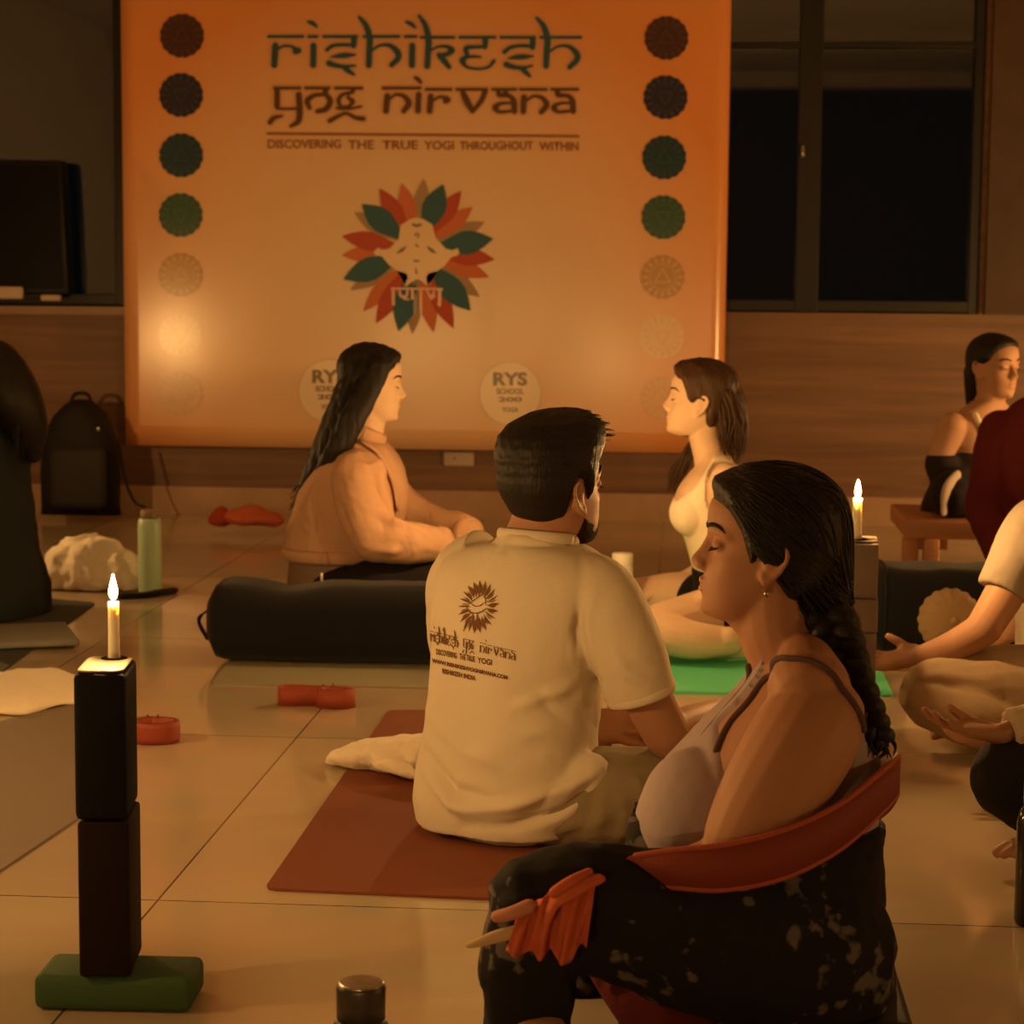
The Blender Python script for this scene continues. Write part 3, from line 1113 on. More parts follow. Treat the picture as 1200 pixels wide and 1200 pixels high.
S2 += [z2([(688, 568, 26), (676, 588, 24)]), z2([(676, 590, 18), (610, 606, 18), (582, 645, 24), (600, 690, 18), (650, 688, 16), (684, 655, 22), (650, 628, 14)]), z2([(570, 700, 14), (640, 706, 16), (740, 690, 10)]),
       z2([(520, 790, 26), (590, 752, 20), (640, 738, 18), (700, 768, 22), (755, 776, 28)])]
S2 += [z2([(925, 615, 36), (920, 670, 36), (915, 722, 34)]), z2([(935, 640, 12), (985, 606, 14), (1045, 620, 26), (1075, 668, 36), (1040, 722, 28)])]
S2 += [z2([(1145, 605, 34), (1142, 660, 34), (1140, 720, 34)]), z2([(1118, 485, 12), (1140, 498, 24), (1160, 522, 14)])]
S2 += [headline(z3, a, b, 542, 15) for a, b in ((55, 220), (260, 460), (500, 655), (685, 860), (895, 1070))]
S2 += [z3([(85, 590, 34), (82, 640, 34), (78, 688, 32)]), z3([(95, 622, 12), (140, 594, 14), (190, 598, 20)]), z3([(185, 618, 34), (200, 612, 34)])]
S2 += [z3([(300, 560, 30), (330, 625, 40), (365, 688, 26)]), z3([(450, 552, 32), (425, 615, 28), (368, 688, 20)])]
for dx in (0, 393):
    S2 += [z3([(540, 550, 28), (545, 580, 26), (610, 586, 24), (640, 620, 34), (645, 688, 34)], dx), z3([(640, 634, 12), (560, 636, 16), (515, 662, 28), (545, 692, 18), (640, 686, 14)], dx)]
    if dx == 0:
        S2 += [z3([(575, 568, 22), (595, 566, 22)], dx)]
S2 += [z3([(710, 595, 34), (707, 640, 34), (704, 690, 32)]), z3([(720, 620, 12), (775, 588, 14), (835, 602, 24), (860, 648, 36), (826, 694, 28)])]

M_halo = mat('print_pale_orange', (.72, .40, .20), .24, .9)
M_teal = mat('print_dark_teal', (.018, .085, .12), .24, .9)
M_dbrown = mat('print_dark_brown', (.11, .050, .018), .24, .9)
M_tag = mat('print_brown', (.34, .13, .04), .24, .9)
g = B()
for k, s in enumerate(S1 + S2):
    stroke(g, s, k * .00001, 2.2)
part(ba, 'lettering_outline', g, M_halo, smooth=False)
g = B()
for k, s in enumerate(S1):
    stroke(g, s, 0.0015 + k * .00003, .55)
part(ba, 'lettering', g, M_teal, label='dark teal heading lettering', smooth=False)
g = B()
for k, s in enumerate(S2):
    stroke(g, s, 0.0015 + k * .00003, .55)
part(ba, 'lettering', g, M_dbrown, label='dark brown second line of lettering', smooth=False)


def text_mesh(body, x0, x1, y0, y1, place, extr=0.0, bold=0.0):
    """flat letters fitted into the box x0..x1, y0 (top)..y1 (bottom) of a drawing and put on a surface by place()"""
    cu_ = bpy.data.curves.new('t', 'FONT')
    cu_.body = body
    cu_.offset = bold
    cu_.resolution_u = 3
    ob = bpy.data.objects.new('t', cu_)
    COL.objects.link(ob)
    dg = bpy.context.evaluated_depsgraph_get()
    me = bpy.data.meshes.new_from_object(ob.evaluated_get(dg))
    bpy.data.objects.remove(ob)
    bm = bmesh.new()
    bm.from_mesh(me)
    bpy.data.meshes.remove(me)
    bmesh.ops.triangulate(bm, faces=bm.faces)
    xs = [v.co.x for v in bm.verts]
    ys = [v.co.y for v in bm.verts]
    for v in bm.verts:
        u = (v.co.x - min(xs)) / (max(xs) - min(xs))
        w = (v.co.y - min(ys)) / (max(ys) - min(ys))
        v.co = place(x0 + (x1 - x0) * u, y1 + (y0 - y1) * w)
    return bm


g = B()
stroke(g, [(314, 156.6, 3.2), (496, 158.2, 3.2), (678, 159.8, 3.2)], .0005)
part(ba, 'rule_line', g, M_tag, smooth=False)
for wd, a, b in (('DISCOVERING', 314, 400), ('THE', 408, 438.5), ('TRUE', 448, 490), ('YOGI', 497, 532), ('THROUGHOUT', 539, 625), ('WITHIN', 632, 678)):
    dy = (a - 314) * .009
    part(ba, 'tagline_word', text_mesh(wd, a, b, 163.5 + dy, 174 + dy, lambda x, y: onb(x, y, .0005), bold=.02), M_tag, smooth=False)

# flower emblem
cx, cy = 595, 560


def zc(x, y):
    return (390 + x / 6, 200 + y / 6)


def petal(bm, tip, width, off, inner=.22):
    c = np.array((cx, cy), float)
    t = np.array(tip, float)
    d = t - c
    L = np.linalg.norm(d)
    d /= L
    n = np.array((-d[1], d[0]))
    prof = [(.22, .10), (.35, .42), (.5, .80), (.62, 1.0), (.74, .92), (.86, .58), (.95, .22), (1.0, 0.0)]
    a = [c + d * L * s + n * width / 2 * q for s, q in prof]
    b = [c + d * L * s - n * width / 2 * q for s, q in prof[:-1]]
    flat_poly(bm, [zc(*p) for p in a + b[::-1]], off)


em = []
for name, tips, wd, col, off in (
        ('petals_tan', [(640, 55), (1070, 360), (1035, 890), (560, 1150), (125, 840), (150, 290)], 120, (.40, .27, .16), .0004),
        ('petals_orange', [(985, 255), (1100, 750), (710, 1140), (215, 990), (60, 595), (485, 90)], 125, (.62, .17, .07), .0009),
        ('petals_red', [(905, 140), (1140, 625), (850, 1110), (305, 1075), (65, 460), (330, 125)], 135, (.48, .075, .04), .0014),
        ('petals_teal', [(778, 95), (1130, 478), (970, 985), (465, 1130), (75, 765), (205, 235)], 170, (.03, .115, .15), .0019)):
    g = B()
    for t in tips:
        petal(g, t, wd, off)
    part(ba, 'emblem_petals', g, mat('print_' + name, col, .5), label=name.split('_')[1] + ' petals of the flower emblem', smooth=False)
g = B()
fig = [(548, 340), (590, 330), (636, 340), (700, 378), (722, 470), (795, 548), (840, 560), (880, 545), (892, 580), (870, 600), (835, 608), (790, 665), (740, 705), (672, 722), (655, 750), (692, 795), (672, 812),
       (630, 780), (595, 762), (556, 782), (516, 815), (495, 800), (535, 755), (520, 722), (450, 702), (395, 660), (345, 600), (300, 598), (290, 570), (318, 542), (352, 556), (400, 548), (465, 480), (478, 385)]
f = flat_poly(g, [zc(*p) for p in fig], .0024)
bmesh.ops.triangulate(g, faces=[f])
part(ba, 'emblem_figure', g, mat('print_pale_figure', (.80, .58, .34), .24, .9), label='pale meditating figure of the emblem', smooth=False)
M_olive = mat('print_olive', (.16, .10, .05), .24, .9)
for s in ([(452, 580, 6), (485, 560, 26), (518, 532, 6)], [(728, 580, 6), (695, 560, 26), (664, 532, 6)], [(565, 378, 16), (592, 388, 20), (620, 378, 16)], [(580, 455, 12), (592, 440, 10), (606, 455, 12), (596, 470, 10)],
          [(585, 520, 12), (600, 535, 12)], [(575, 635, 14), (605, 635, 14)], [(585, 690, 12), (590, 720, 16)], [(560, 800, 8), (590, 780, 24), (625, 800, 8)], [(585, 870, 22), (580, 1000, 22)]):
    g = B()
    stroke(g, [zc(x, y) + (w / 6,) for x, y, w in s], .0030)
    part(ba, 'emblem_mark', g, M_olive, smooth=False)
g = B()
for s in ([(415, 828, 14), (595, 830, 14), (770, 832, 14)], [(425, 835, 20), (428, 940, 20)], [(470, 835, 10), (480, 880, 18), (520, 880, 16), (525, 840, 14)], [(560, 835, 18), (560, 900, 18)], [(620, 840, 16), (622, 1010, 16)],
          [(665, 840, 10), (690, 890, 18), (715, 850, 14)], [(755, 838, 22), (750, 945, 22)], [(500, 900, 12), (540, 905, 12)], [(690, 905, 10), (720, 880, 12)]):
    stroke(g, [zc(x, y) + (w / 6,) for x, y, w in s], .0030 + len(g.verts) * .0000012)
part(ba, 'emblem_script', g, mat('print_salmon', (.74, .40, .26), .24, .9), smooth=False)

# chakra discs down both sides
chak = [((.055, .016, .016), (.10, .035, .03)), ((.016, .016, .045), (.05, .045, .09)), ((.007, .040, .065), (.02, .07, .10)), ((.022, .085, .045), (.05, .13, .07)),
        ((.50, .27, .07), (.70, .45, .18)), ((.80, .53, .30), (.74, .45, .22)), ((.72, .40, .18), (.76, .45, .22))]
for side, cxs in ((0, (213.5, 212.5, 212.5, 212, 212, 212, 212)), (1, (781, 780, 778.5, 777.5, 776.5, 776, 776))):
    for i in range(7):
        x = cxs[i]
        y = (42, 111.5, 182, 252, 322, 392, 461)[i] + (side * 2.6 if i < 6 else side * 6)
        base, mark = chak[i]
        g = B()
        n = 16
        pts = []
        for k in range(n * 6):
            q = 2 * PI * k / (n * 6)
            r = 26 - 1.2 * (.5 + .5 * math.cos(q * n)) ** 2
            pts.append((x + r * math.cos(q), y + r * math.sin(q)))
        flat_poly(g, pts, .0006)
        o = part(ba, 'chakra_disc', g, mat('print_disc', base, .24, .9), smooth=False)
        g = B()
        for k in range(n):
            q = 2 * PI * k / n
            stroke(g, [(x + 17 * math.cos(q), y + 17 * math.sin(q), 1), (x + 20 * math.cos(q), y + 20 * math.sin(q), 3), (x + 23 * math.cos(q), y + 23 * math.sin(q), 1)], .0012)
        for k in range(24):
            q = 2 * PI * k / 24
            q2 = q + 2 * PI / 24
            stroke(g, [(x + 15 * math.cos(q), y + 15 * math.sin(q), .9), (x + 15 * math.cos(q2), y + 15 * math.sin(q2), .9)], .0012)
        tri = [(0, 10), (-9, -6), (9, -6), (0, 10)] if i % 2 else [(0, -10), (-9, 6), (9, 6), (0, -10)]
        for p, q in zip(tri[:-1], tri[1:]):
            stroke(g, [(x + p[0], y + p[1], 1.6), (x + q[0], y + q[1], 1.6)], .0012)
        part(ba, 'chakra_mark', g, mat('print_mark', mark, .24, .9), sub=o, smooth=False)

# round school badges
for x, y in ((386, 458), (598, 461)):
    g = B()
    flat_poly(g, [(x + 36 * math.cos(a), y + 37 * math.sin(a)) for a in np.linspace(0, 2 * PI, 48, endpoint=False)], .0006)
    o = part(ba, 'badge', g, mat('print_badge', (.88, .72, .52), .24, .9), label='round pale badge low on the banner', smooth=False)
    mt = mat('print_badge_text', (.20, .13, .05), .24, .9)
    for wd, hw, ya_, yb_ in (('RYS', 20, -25, -9), ('SCHOOL', 16, -6, 1), ('200', 14, 4, 10), ('YOGA', 10, 16, 22)):
        part(ba, 'badge_lettering', text_mesh(wd, x - hw, x + hw, y + ya_, y + yb_, lambda a, b: onb(a, b, .0014), bold=.04), mt, sub=o, smooth=False)
    g = B()
    ps = [(x + 36 * math.cos(a), y + 37 * math.sin(a), 1.6) for a in np.linspace(0, 2 * PI, 40)]
    stroke(g, ps, .0014)
    part(ba, 'badge_rim', g, mat('print_badge_rim', (.70, .50, .30), .24, .9), sub=o, smooth=False)
# ---------------------------------------------------------------- people: heads, hands, feet
SKZ = np.array([-.118, -.112, -.103, -.090, -.075, -.055, -.038, -.020, -.006, .008, .022, .040, .060, .080, .095, .105, .111])
SKF = np.array([.060, .074, .082, .0855, .086, .0855, .0850, .0825, .0800, .0850, .0925, .0955, .0930, .0800, .0580, .0300, .000])
SKB = np.array([.025, .000, -.022, -.038, -.055, -.072, -.083, -.091, -.0955, -.098, -.0995, -.0995, -.0955, -.084, -.066, -.046, -.030])
SKW = np.array([.016, .033, .043, .0510, .0575, .0635, .0680, .0710, .0725, .0735, .0745, .0750, .0725, .0635, .0480, .0300, .012])


def skull(z, a, grow=0.0):
    """head surface in head space: forward +y, up +z, right +x; a = angle round the head"""
    f, b, w = np.interp(z, SKZ, SKF), np.interp(z, SKZ, SKB), np.interp(z, SKZ, SKW)
    c = b + (f - b) * (.46 if z > -.03 else .42)
    ca, sa = math.cos(a), math.sin(a)
    e = .94 if sa > 0 else .90
    x = math.copysign(abs(ca) ** e, ca) * (w + grow)
    y = c + (math.copysign(abs(sa) ** e, sa)) * ((f - c) if sa > 0 else (c - b)) + (grow * math.copysign(abs(sa) ** e, sa))
    return V((x, y, z))


def head_frame(O, az, pitch=0.0, scale=1.0, roll=0.0):
    """az: compass angle of the gaze from +x towards +y, degrees; pitch up positive"""
    R = Matrix.Rotation(math.radians(az - 90), 4, 'Z') @ Matrix.Rotation(math.radians(pitch), 4, 'X') @ Matrix.Rotation(math.radians(roll), 4, 'Y')
    return Matrix.Translation(V(O)) @ R @ Matrix.Scale(scale, 4)


def htube(bm, M, pr, k=5, seg=10, flat=None, up=None):
    s = M.to_scale().x
    tube(bm, [(M @ V(p), r * s) for p, r in pr], k, seg, flat, (M.to_3x3() @ V(up)).normalized() if up else None)


def add_head(bm, M, ears=True, nose=1.0):
    zs = np.concatenate([np.linspace(-.118, -.09, 8), np.linspace(-.08, .09, 30), np.linspace(.094, .111, 8)])
    loft(bm, [[M @ skull(z, 2 * PI * i / 48) for i in range(48)] for z in zs])
    E = lambda c, r: ellip(bm, V(c), V(r), M)
    # brow, cheeks, chin, jaw corners
    htube(bm, M, [((-.052, .060, .014), .007), ((-.036, .078, .021), .0085), ((-.014, .084, .016), .008), ((.014, .084, .016), .008), ((.036, .078, .021), .0085), ((.052, .060, .014), .007)])
    for s in (-1, 1):
        # closed lids
        E((s * .032, .0715, -.001), (.0165, .0125, .0110))
        E((s * .0105, .0925 * nose, -.0380), (.0080, .0110, .0075))
    E((0, .071, -.101), (.020, .0165, .0145))
    E((0, .0745, -.068), (.027, .0145, .024))
    # nose
    htube(bm, M, [((0, .0810, .014), .0082), ((0, .0885, -.006), .0078), ((0, .0955 * nose, -.022), .0085), ((0, .1015 * nose, -.0325), .0098)])
    htube(bm, M, [((0, .0720, .014), .0090), ((0, .0770, -.006), .0115), ((0, .0830, -.022), .0140), ((0, .0860, -.034), .0150)])
    E((0, .0915, -.0420), (.0075, .0125, .0055))
    # lips
    htube(bm, M, [((-.024, .0755, -.0650), .0035), ((-.010, .0866, -.0610), .0055), ((0, .0880, -.0620), .0052), ((.010, .0866, -.0610), .0055), ((.024, .0755, -.0650), .0035)])
    htube(bm, M, [((-.021, .0765, -.0680), .0035), ((-.009, .0845, -.0735), .0066), ((.009, .0845, -.0735), .0066), ((.021, .0765, -.0680), .0035)])
    if ears:
        for s in (-1, 1):
            E((s * .0755, -.010, -.014), (.006, .015, .026))
            arc = [((s * .0745, .004, -.030), .0050), ((s * .0780, .000, -.044), .0062), ((s * .0830, -.016, -.030), .0045), ((s * .0870, -.027, -.008), .0045), ((s * .0870, -.026, .010), .0045),
                   ((s * .0840, -.014, .018), .0045), ((s * .0780, -.002, .012), .0045), ((s * .0760, .004, -.004), .0040)]
            htube(bm, M, arc, 5, 8)


def sculpt(me, M):
    """soft swellings and hollows of the face"""
    co, no = getco(me), getno(me)
    Mi = np.array(M.inverted())
    lc = co @ Mi[:3, :3].T + Mi[:3, 3]
    d = np.zeros(len(co))
    for s in (-1, 1):
        for c, r, h in (((s * .046, .056, -.030), .024, .0055), ((s * .030, .075, -.055), .020, .0025), ((s * .018, .082, .001), .009, -.003), ((s * .034, .082, -.016), .012, -.0018), ((s * .062, .030, .030), .02, -.002), ((s * .044, .050, -.080), .022, .003)):
            d += h * np.exp(-(((lc - np.array(c)) / r) ** 2).sum(1))
    setco(me, co + no * (d * M.to_scale().x)[:, None])
    return me


def face_parts(root, M, lipmat, lashmat, browmat, brow=1.0):
    g = B()
    htube(g, M, [((-.0225, .0775, -.0650), .0020), ((-.010, .0872, -.0612), .0054), ((0, .0886, -.0622), .0050), ((.010, .0872, -.0612), .0054), ((.0225, .0775, -.0650), .0020)])
    htube(g, M, [((-.020, .0780, -.0680), .0020), ((-.009, .0854, -.0733), .0062), ((.009, .0854, -.0733), .0062), ((.020, .0780, -.0680), .0020)])
    part(root, 'lips', g, lipmat)
    for s in (-1, 1):
        g = B()
        htube(g, M, [((s * .0475, .0735, -.0045), .0008), ((s * .040, .0812, -.0080), .0015), ((s * .031, .0842, -.0095), .0016), ((s * .020, .0812, -.0065), .0008)], seg=6)
        for t in np.linspace(0, 1, 9):
            a = V((s * (.046 - .022 * t), .0755 + .008 * math.sin(PI * t), -.006 - .0035 * math.sin(PI * t)))
            htube(g, M, [(a, .0007), (a + V((s * .001, .005, -.0035)), .0002)], 2, 4)
        part(root, 'eyelashes', g, lashmat)
        g = B()
        htube(g, M, [((s * .054, .0655, .0190), .0008), ((s * .046, .0765, .0265), .0026 * brow), ((s * .032, .0880, .0275), .0032 * brow), ((s * .016, .0925, .0225), .0026 * brow)], seg=8)
        part(root, 'eyebrow', g, browmat)


def hair_cap(bm, M, thick, n=72):
    """closed shell round the skull, thick(x, y, z) metres beyond the skin (below zero: sunk under it)"""
    zs = np.concatenate([np.linspace(-.116, .085, 46), np.linspace(.09, .111, 14)])
    R = []
    for z in zs:
        row = []
        for i in range(n):
            a = 2 * PI * i / n
            p = skull(z, a)
            d = V((p.x, p.y + .005, max(0, (p.z - .02)) * 1.3))
            d = d.normalized()
            row.append(M @ (p + d * thick(p.x, p.y, p.z)))
        R.append(row)
    loft(bm, R)


def sstep(x, a, b):
    t = min(1, max(0, (x - a) / (b - a)))
    return t * t * (3 - 2 * t)


def frame3(y, z):
    y = V(y).normalized()
    z = V(z)
    z = (z - y * z.dot(y)).normalized()
    return Matrix((y.cross(z), y, z)).transposed()


def add_hand(bm, wrist, ydir, dorsal, thumb=1, curl=(20, 25, 20), scale=1.0, spread=4, thumb_out=40):
    """palm, four unequal bent fingers and a thumb leaving the side of the palm; thumb=+1 on the local +x side"""
    R = frame3(ydir, dorsal)
    s = scale

    def P(x, y, z):
        return V(wrist) + R @ V((x * thumb * s, y * s, z * s))
    rings = []
    for y, hw, ht, cx in ((-.012, .026, .019, 0), (.01, .029, .018, .001), (.03, .036, .016, .003), (.055, .041, .0145, .002), (.078, .041, .0125, 0), (.092, .036, .010, -.001)):
        rings.append([P(cx + hw * math.copysign(abs(math.cos(a)) ** .75, math.cos(a)), y, ht * math.copysign(abs(math.sin(a)) ** .8, math.sin(a))) for a in [2 * PI * i / 24 for i in range(24)]])
    loft(bm, rings)
    tube(bm, [(P(.022, .012, -.008), .014 * s), (P(.033, .040, -.010), .014 * s)], 4, 12)   # thumb ball
    for k, (x, y0, L, r) in enumerate(((.031, .086, .072, .0088), (.0105, .092, .080, .0090), (-.0105, .089, .074, .0086), (-.030, .080, .058, .0076))):
        a = 0
        sp = math.radians(spread * (1.5 - k))
        p = np.array((x * .9, y0 - .022, 0.0))
        pts = [(P(*p), r * s * 1.05)]
        p = np.array((x, y0, 0.0))
        pts.append((P(*p), r * s * 1.08))
        for j, (f, rr) in enumerate(((.46, 1.0), (.30, .92), (.24, .78))):
            a += math.radians(curl[j] * (1 + .12 * k))
            d = np.array((math.sin(sp) * math.cos(a), math.cos(sp) * math.cos(a), -math.sin(a)))
            p = p + d * L * f
            pts.append((P(*p), r * s * rr))
        tube(bm, pts, 4, 12)
    t = math.radians(thumb_out)
    b0 = np.array((.030, .030, -.006))
    d1 = np.array((math.sin(t), math.cos(t), -.35))
    d2 = np.array((math.sin(t) * .6, math.cos(t) * 1.1, -.45))
    p1 = b0 + d1 * .034
    p2 = p1 + d2 * .030
    tube(bm, [(P(*b0), .0125 * s), (P(*p1), .0108 * s), (P(*p2), .0088 * s)], 4, 12)


def add_foot(bm, ankle, toe, up, scale=1.0, big=1):
    """foot from ankle towards toe; big=+1 puts the big toe on the local +x side"""
    R = frame3(toe, up)
    s = scale

    ends = [(0, -.035, -.045, .038), (0, .125, -.052, .036), (.004, .15, -.056, .027), (.026, .195, -.064, .012), (-.031, .16, -.064, .008), (0, .08, -.04, .036)]
    low = min((V(ankle) + R @ V((x * big * s, y * s, z * s))).z - r * s for x, y, z, r in ends)
    ankle = V(ankle) + V((0, 0, max(0, .012 - low)))

    def P(x, y, z):
        return V(ankle) + R @ V((x * big * s, y * s, z * s))
    tube(bm, [(P(0, -.035, -.045), .030 * s), (P(0, .02, -.035), .034 * s), (P(0, .075, -.040), .031 * s), (P(.003, .125, -.052), .030 * s), (P(.004, .150, -.056), .022 * s)], 5, 18, flat=(.85, 1.25), up=R @ V((0, 0, 1)))
    tube(bm, [(P(0, -.005, .03), .034 * s), (P(0, .0, -.03), .036 * s)], 4, 16)
    for k, (x, L, r) in enumerate(((.026, .045, .0125), (.008, .043, .0095), (-.007, .036, .0088), (-.020, .028, .0083), (-.031, .020, .0078))):
        y0 = .150 - max(0, k - 1) * .008
        tube(bm, [(P(x * .9, y0 - .02, -.056), r * s), (P(x, y0 + L * .5, -.058), r * s), (P(x, y0 + L, -.064), r * s * .9)], 3, 10)


def torso(bm, rows, right, fwd, e=2.3, grow=0.0):
    """rows: (centre, half width, half depth front, half depth back)"""
    flat = [list(c) + [w, f, b] for c, w, f, b in rows]
    rr = cat(flat, 5)
    loft(bm, [ring(r[:3], right, fwd, r[3] + grow, r[4] + grow, r[5] + grow, 44, e) for r in rr])


def limbs(bm, lst, grow=0.0, flat=None, seg=18):
    for pr in lst:
        tube(bm, [(p, r + grow) for p, r in pr], 6, seg, flat)


def strands(n, make, r0, seg=4, seed=0, k=5):
    """n hair strands; make(rng) gives a list of points"""
    rng = random.Random(seed)
    g = B()
    for _ in range(n):
        p = make(rng)
        m = len(p)
        tube(g, [(q, r0 * (1 - .75 * i / (m - 1))) for i, q in enumerate(p)], k, seg, round_ends=False)
    return g


def combed(me, M, starts, end, n, r0, thick, seed=1, off=.0008, centre=(0, -.012, .005)):
    """combed hairs lying on the hair shell me, from hairline points to the gathering point"""
    bv_ = BVHTree.FromPolygons([v.co.copy() for v in me.vertices], [p.vertices[:] for p in me.polygons])
    rng = random.Random(seed)
    c = V(centre)
    rows = cat(starts, 12)
    g = B()
    e = (V(end) - c).normalized()
    for _ in range(n):
        st = V(rows[rng.randrange(len(rows))]) + V((0, rng.uniform(-.006, .006), rng.uniform(-.006, .006)))
        if rng.random() < .5:
            st.x = -st.x
        a = (st - c).normalized()
        en = (e + V((rng.uniform(-.35, .35), rng.uniform(-.1, .1), rng.uniform(-.25, .3)))).normalized()
        pts = []
        m = 9
        lift = rng.uniform(.2, 1.3)
        for i in range(m):
            t = i / (m - 1)
            d = a.slerp(en, t * rng.uniform(.97, 1.0)) if a.angle(en) < 3.0 else a.lerp(en, t).normalized()
            o = M @ c
            w = (M.to_3x3() @ d).normalized()
            h = bv_.ray_cast(o + w * .25, -w)
            if h[0] is None:
                continue
            lp = M.inverted() @ h[0]
            if thick(lp.x, lp.y, lp.z) < .0128 and lp.z > -.07 or lp.y > .068:
                continue
            pts.append((h[0] + w * off * lift, r0 * math.sin(PI * (.12 + .8 * t))))
        if len(pts) > 4:
            tube(g, pts, 3, 4, round_ends=False)
    return g


def hair_mat(name, c, stretch=(70, 70, 8), rough=.52):
    return mat(name, c, rough, .28, bump=.22, bscale=3.0, stretch=stretch, var=.35, vscale=3.0)


SKIN_SSS = 0.08
M_skin_brown = mat('skin_brown', (.36, .18, .105), .58, .28, bump=.05, bscale=250, sss=SKIN_SSS, var=.06, vscale=14)
M_skin_tan = mat('skin_tan', (.46, .255, .16), .58, .28, bump=.05, bscale=250, sss=SKIN_SSS, var=.06, vscale=14)
M_skin_fair = mat('skin_fair', (.66, .46, .32), .58, .28, bump=.05, bscale=250, sss=SKIN_SSS, var=.05, vscale=14)
M_lip = mat('lip', (.34, .12, .085), .4, .4)
M_lipf = mat('lip_fair', (.52, .22, .16), .4, .4)
M_lash = mat('lash', (.012, .008, .006), .7, .2)
M_hair_black = hair_mat('black_hair', (.010, .007, .0055))
M_hair_cap = hair_mat('swept_black_hair', (.012, .008, .006), (60, 9, 60))
M_hair_brown = hair_mat('brown_hair', (.055, .026, .013))
M_tee = mat('white_tshirt_cotton', (.66, .585, .46), .85, .2, bump=.12, bscale=320)
M_teebeige = mat('beige_tshirt_cotton', (.31, .255, .205), .85, .2, bump=.12, bscale=320)
M_khaki = mat('khaki_cotton', (.27, .22, .14), .85, .2, bump=.15, bscale=200)
M_beigepants = mat('beige_trouser_cloth', (.46, .35, .24), .85, .2, bump=.15, bscale=200)
M_blackpants = mat('black_trouser_cloth', (.014, .012, .012), .85, .2, bump=.15, bscale=200)
M_print = print_mat('black_flower_print', (.010, .009, .010), (.095, .085, .08), 34, .315, .36)
M_tank = mat('mauve_tank_jersey', (.34, .27, .29), .8, .25, bump=.08, bscale=300)
M_tankdark = mat('dark_tank_trim', (.085, .05, .05), .8, .25)
M_peach = mat('peach_jacket_cloth', (.52, .315, .205), .88, .2, bump=.15, bscale=120)
M_greytop = mat('taupe_top_cloth', (.22, .15, .11), .85, .2)
M_tankwhite = mat('white_tank_jersey', (.80, .70, .55), .8, .25, bump=.08, bscale=300)
M_darkteal = mat('dark_grey_cloth', (.022, .026, .026), .9, .15, bump=.15, bscale=90)
M_creamcuff = mat('cream_sleeve_cloth', (.50, .40, .28), .85, .2, bump=.15, bscale=120)
# ---------------------------------------------------------------- people
CI = np.array(CAM_R.transposed())


def proj(co):
    q = (co - np.array((0, 0, CAM_Z))) @ CI.T
    return 600 - 2500 * q[:, 0] / q[:, 2], 600 + 2500 * q[:, 1] / q[:, 2]


def bvh_of(o, root):
    me = o.data
    off = V(root.location)
    vs = [v.co + off for v in me.vertices]
    return BVHTree.FromPolygons(vs, [p.vertices[:] for p in me.polygons])


def onskin(pts, bvh, off=.002):
    out = []
    for p in pts:
        l, n, i, d = bvh.find_nearest(V(p))
        out.append(l + n * off)
    return out


def sit(px, py, Y):
    return W(px, py, Y)


UP = V((0, 0, 1))

# ======================= woman with the braid, front right
Y0 = 3.05
FWX = W(895, 1190, Y0).x
fw = thing('person', 'woman with a long dark braid and mauve tank top sitting in profile at front right', 'person', (W(930, 1100, Y0).x, Y0, 0.0))
CLAMP[fw.name] = (.003, [(FWX - .22, FWX + .22, 2.86, 3.32, .038)])
FR, RT = V((-1, 0, 0)), V((0, 1, 0))
HM = head_frame(W(898, 642, Y0), 180, 7, .945)
rows = []
for cx, y, hf, hb, hw in ((930, 1165, 120, 100, .175), (925, 1120, 128, 108, .18), (900, 1060, 135, 125, .17), (885, 1010, 138, 138, .162), (887, 955, 137, 136, .165), (893, 915, 124, 130, .165), (905, 875, 100, 120, .163),
                          (922, 835, 76, 98, .158), (936, 800, 58, 76, .130), (940, 775, 50, 54, .088), (936, 755, 46, 34, .062)):
    rows.append((W(cx, y, Y0), hw, hf / 820, hb / 820))
neck = [[(HM @ V((0, -.022, -.035)), .062), (W(914, 728, Y0), .063), (W(928, 765, Y0), .066), (W(940, 800, Y0), .080)], [(HM @ V((0, .030, -.085)), .034), (W(893, 728, Y0), .040)],
        [(W(945, 775, 2.98), .040), (W(948, 806, 2.91), .058)], [(W(945, 772, 3.12), .040), (W(948, 800, 3.19), .058)]]
armN = [(W(955, 842, 2.905), .070), (W(935, 878, 2.875), .074), (W(900, 935, 2.850), .068), (W(874, 980, 2.84), .058), (W(858, 1012, 2.84), .046)]
foreN = [(W(858, 1012, 2.84), .045), (W(800, 1030, 2.84), .040), (W(745, 1044, 2.88), .034), (W(712, 1048, 2.90), .028)]
armF = [(W(948, 828, 3.215), .066), (W(905, 880, 3.25), .063), (W(860, 960, 3.26), .056), (W(835, 1010, 3.26), .046)]
foreF = [(W(835, 1010, 3.26), .045), (W(780, 1025, 3.22), .040), (W(735, 1036, 3.17), .032), (W(715, 1040, 3.15), .028)]
legs = [[(W(955, 1120, 2.95), .108), (W(880, 1105, 2.91), .108), (W(790, 1085, 2.85), .096), (W(700, 1065, 2.80), .080), (W(636, 1062, 2.78), .068)],
        [(W(636, 1064, 2.78), .066), (W(624, 1110, 2.79), .060), (W(618, 1160, 2.81), .056), (W(616, 1205, 2.84), .046)],
        [(W(955, 1115, 3.15), .108), (W(870, 1095, 3.22), .105), (W(780, 1075, 3.30), .09), (W(715, 1062, 3.36), .068)],
        [(W(715, 1064, 3.36), .066), (W(700, 1100, 3.30), .060), (W(690, 1135, 3.2), .056), (W(680, 1160, 3.10), .046)]]
g = B()
add_head(g, HM)
limbs(g, neck + [armN, foreN, armF, foreF])
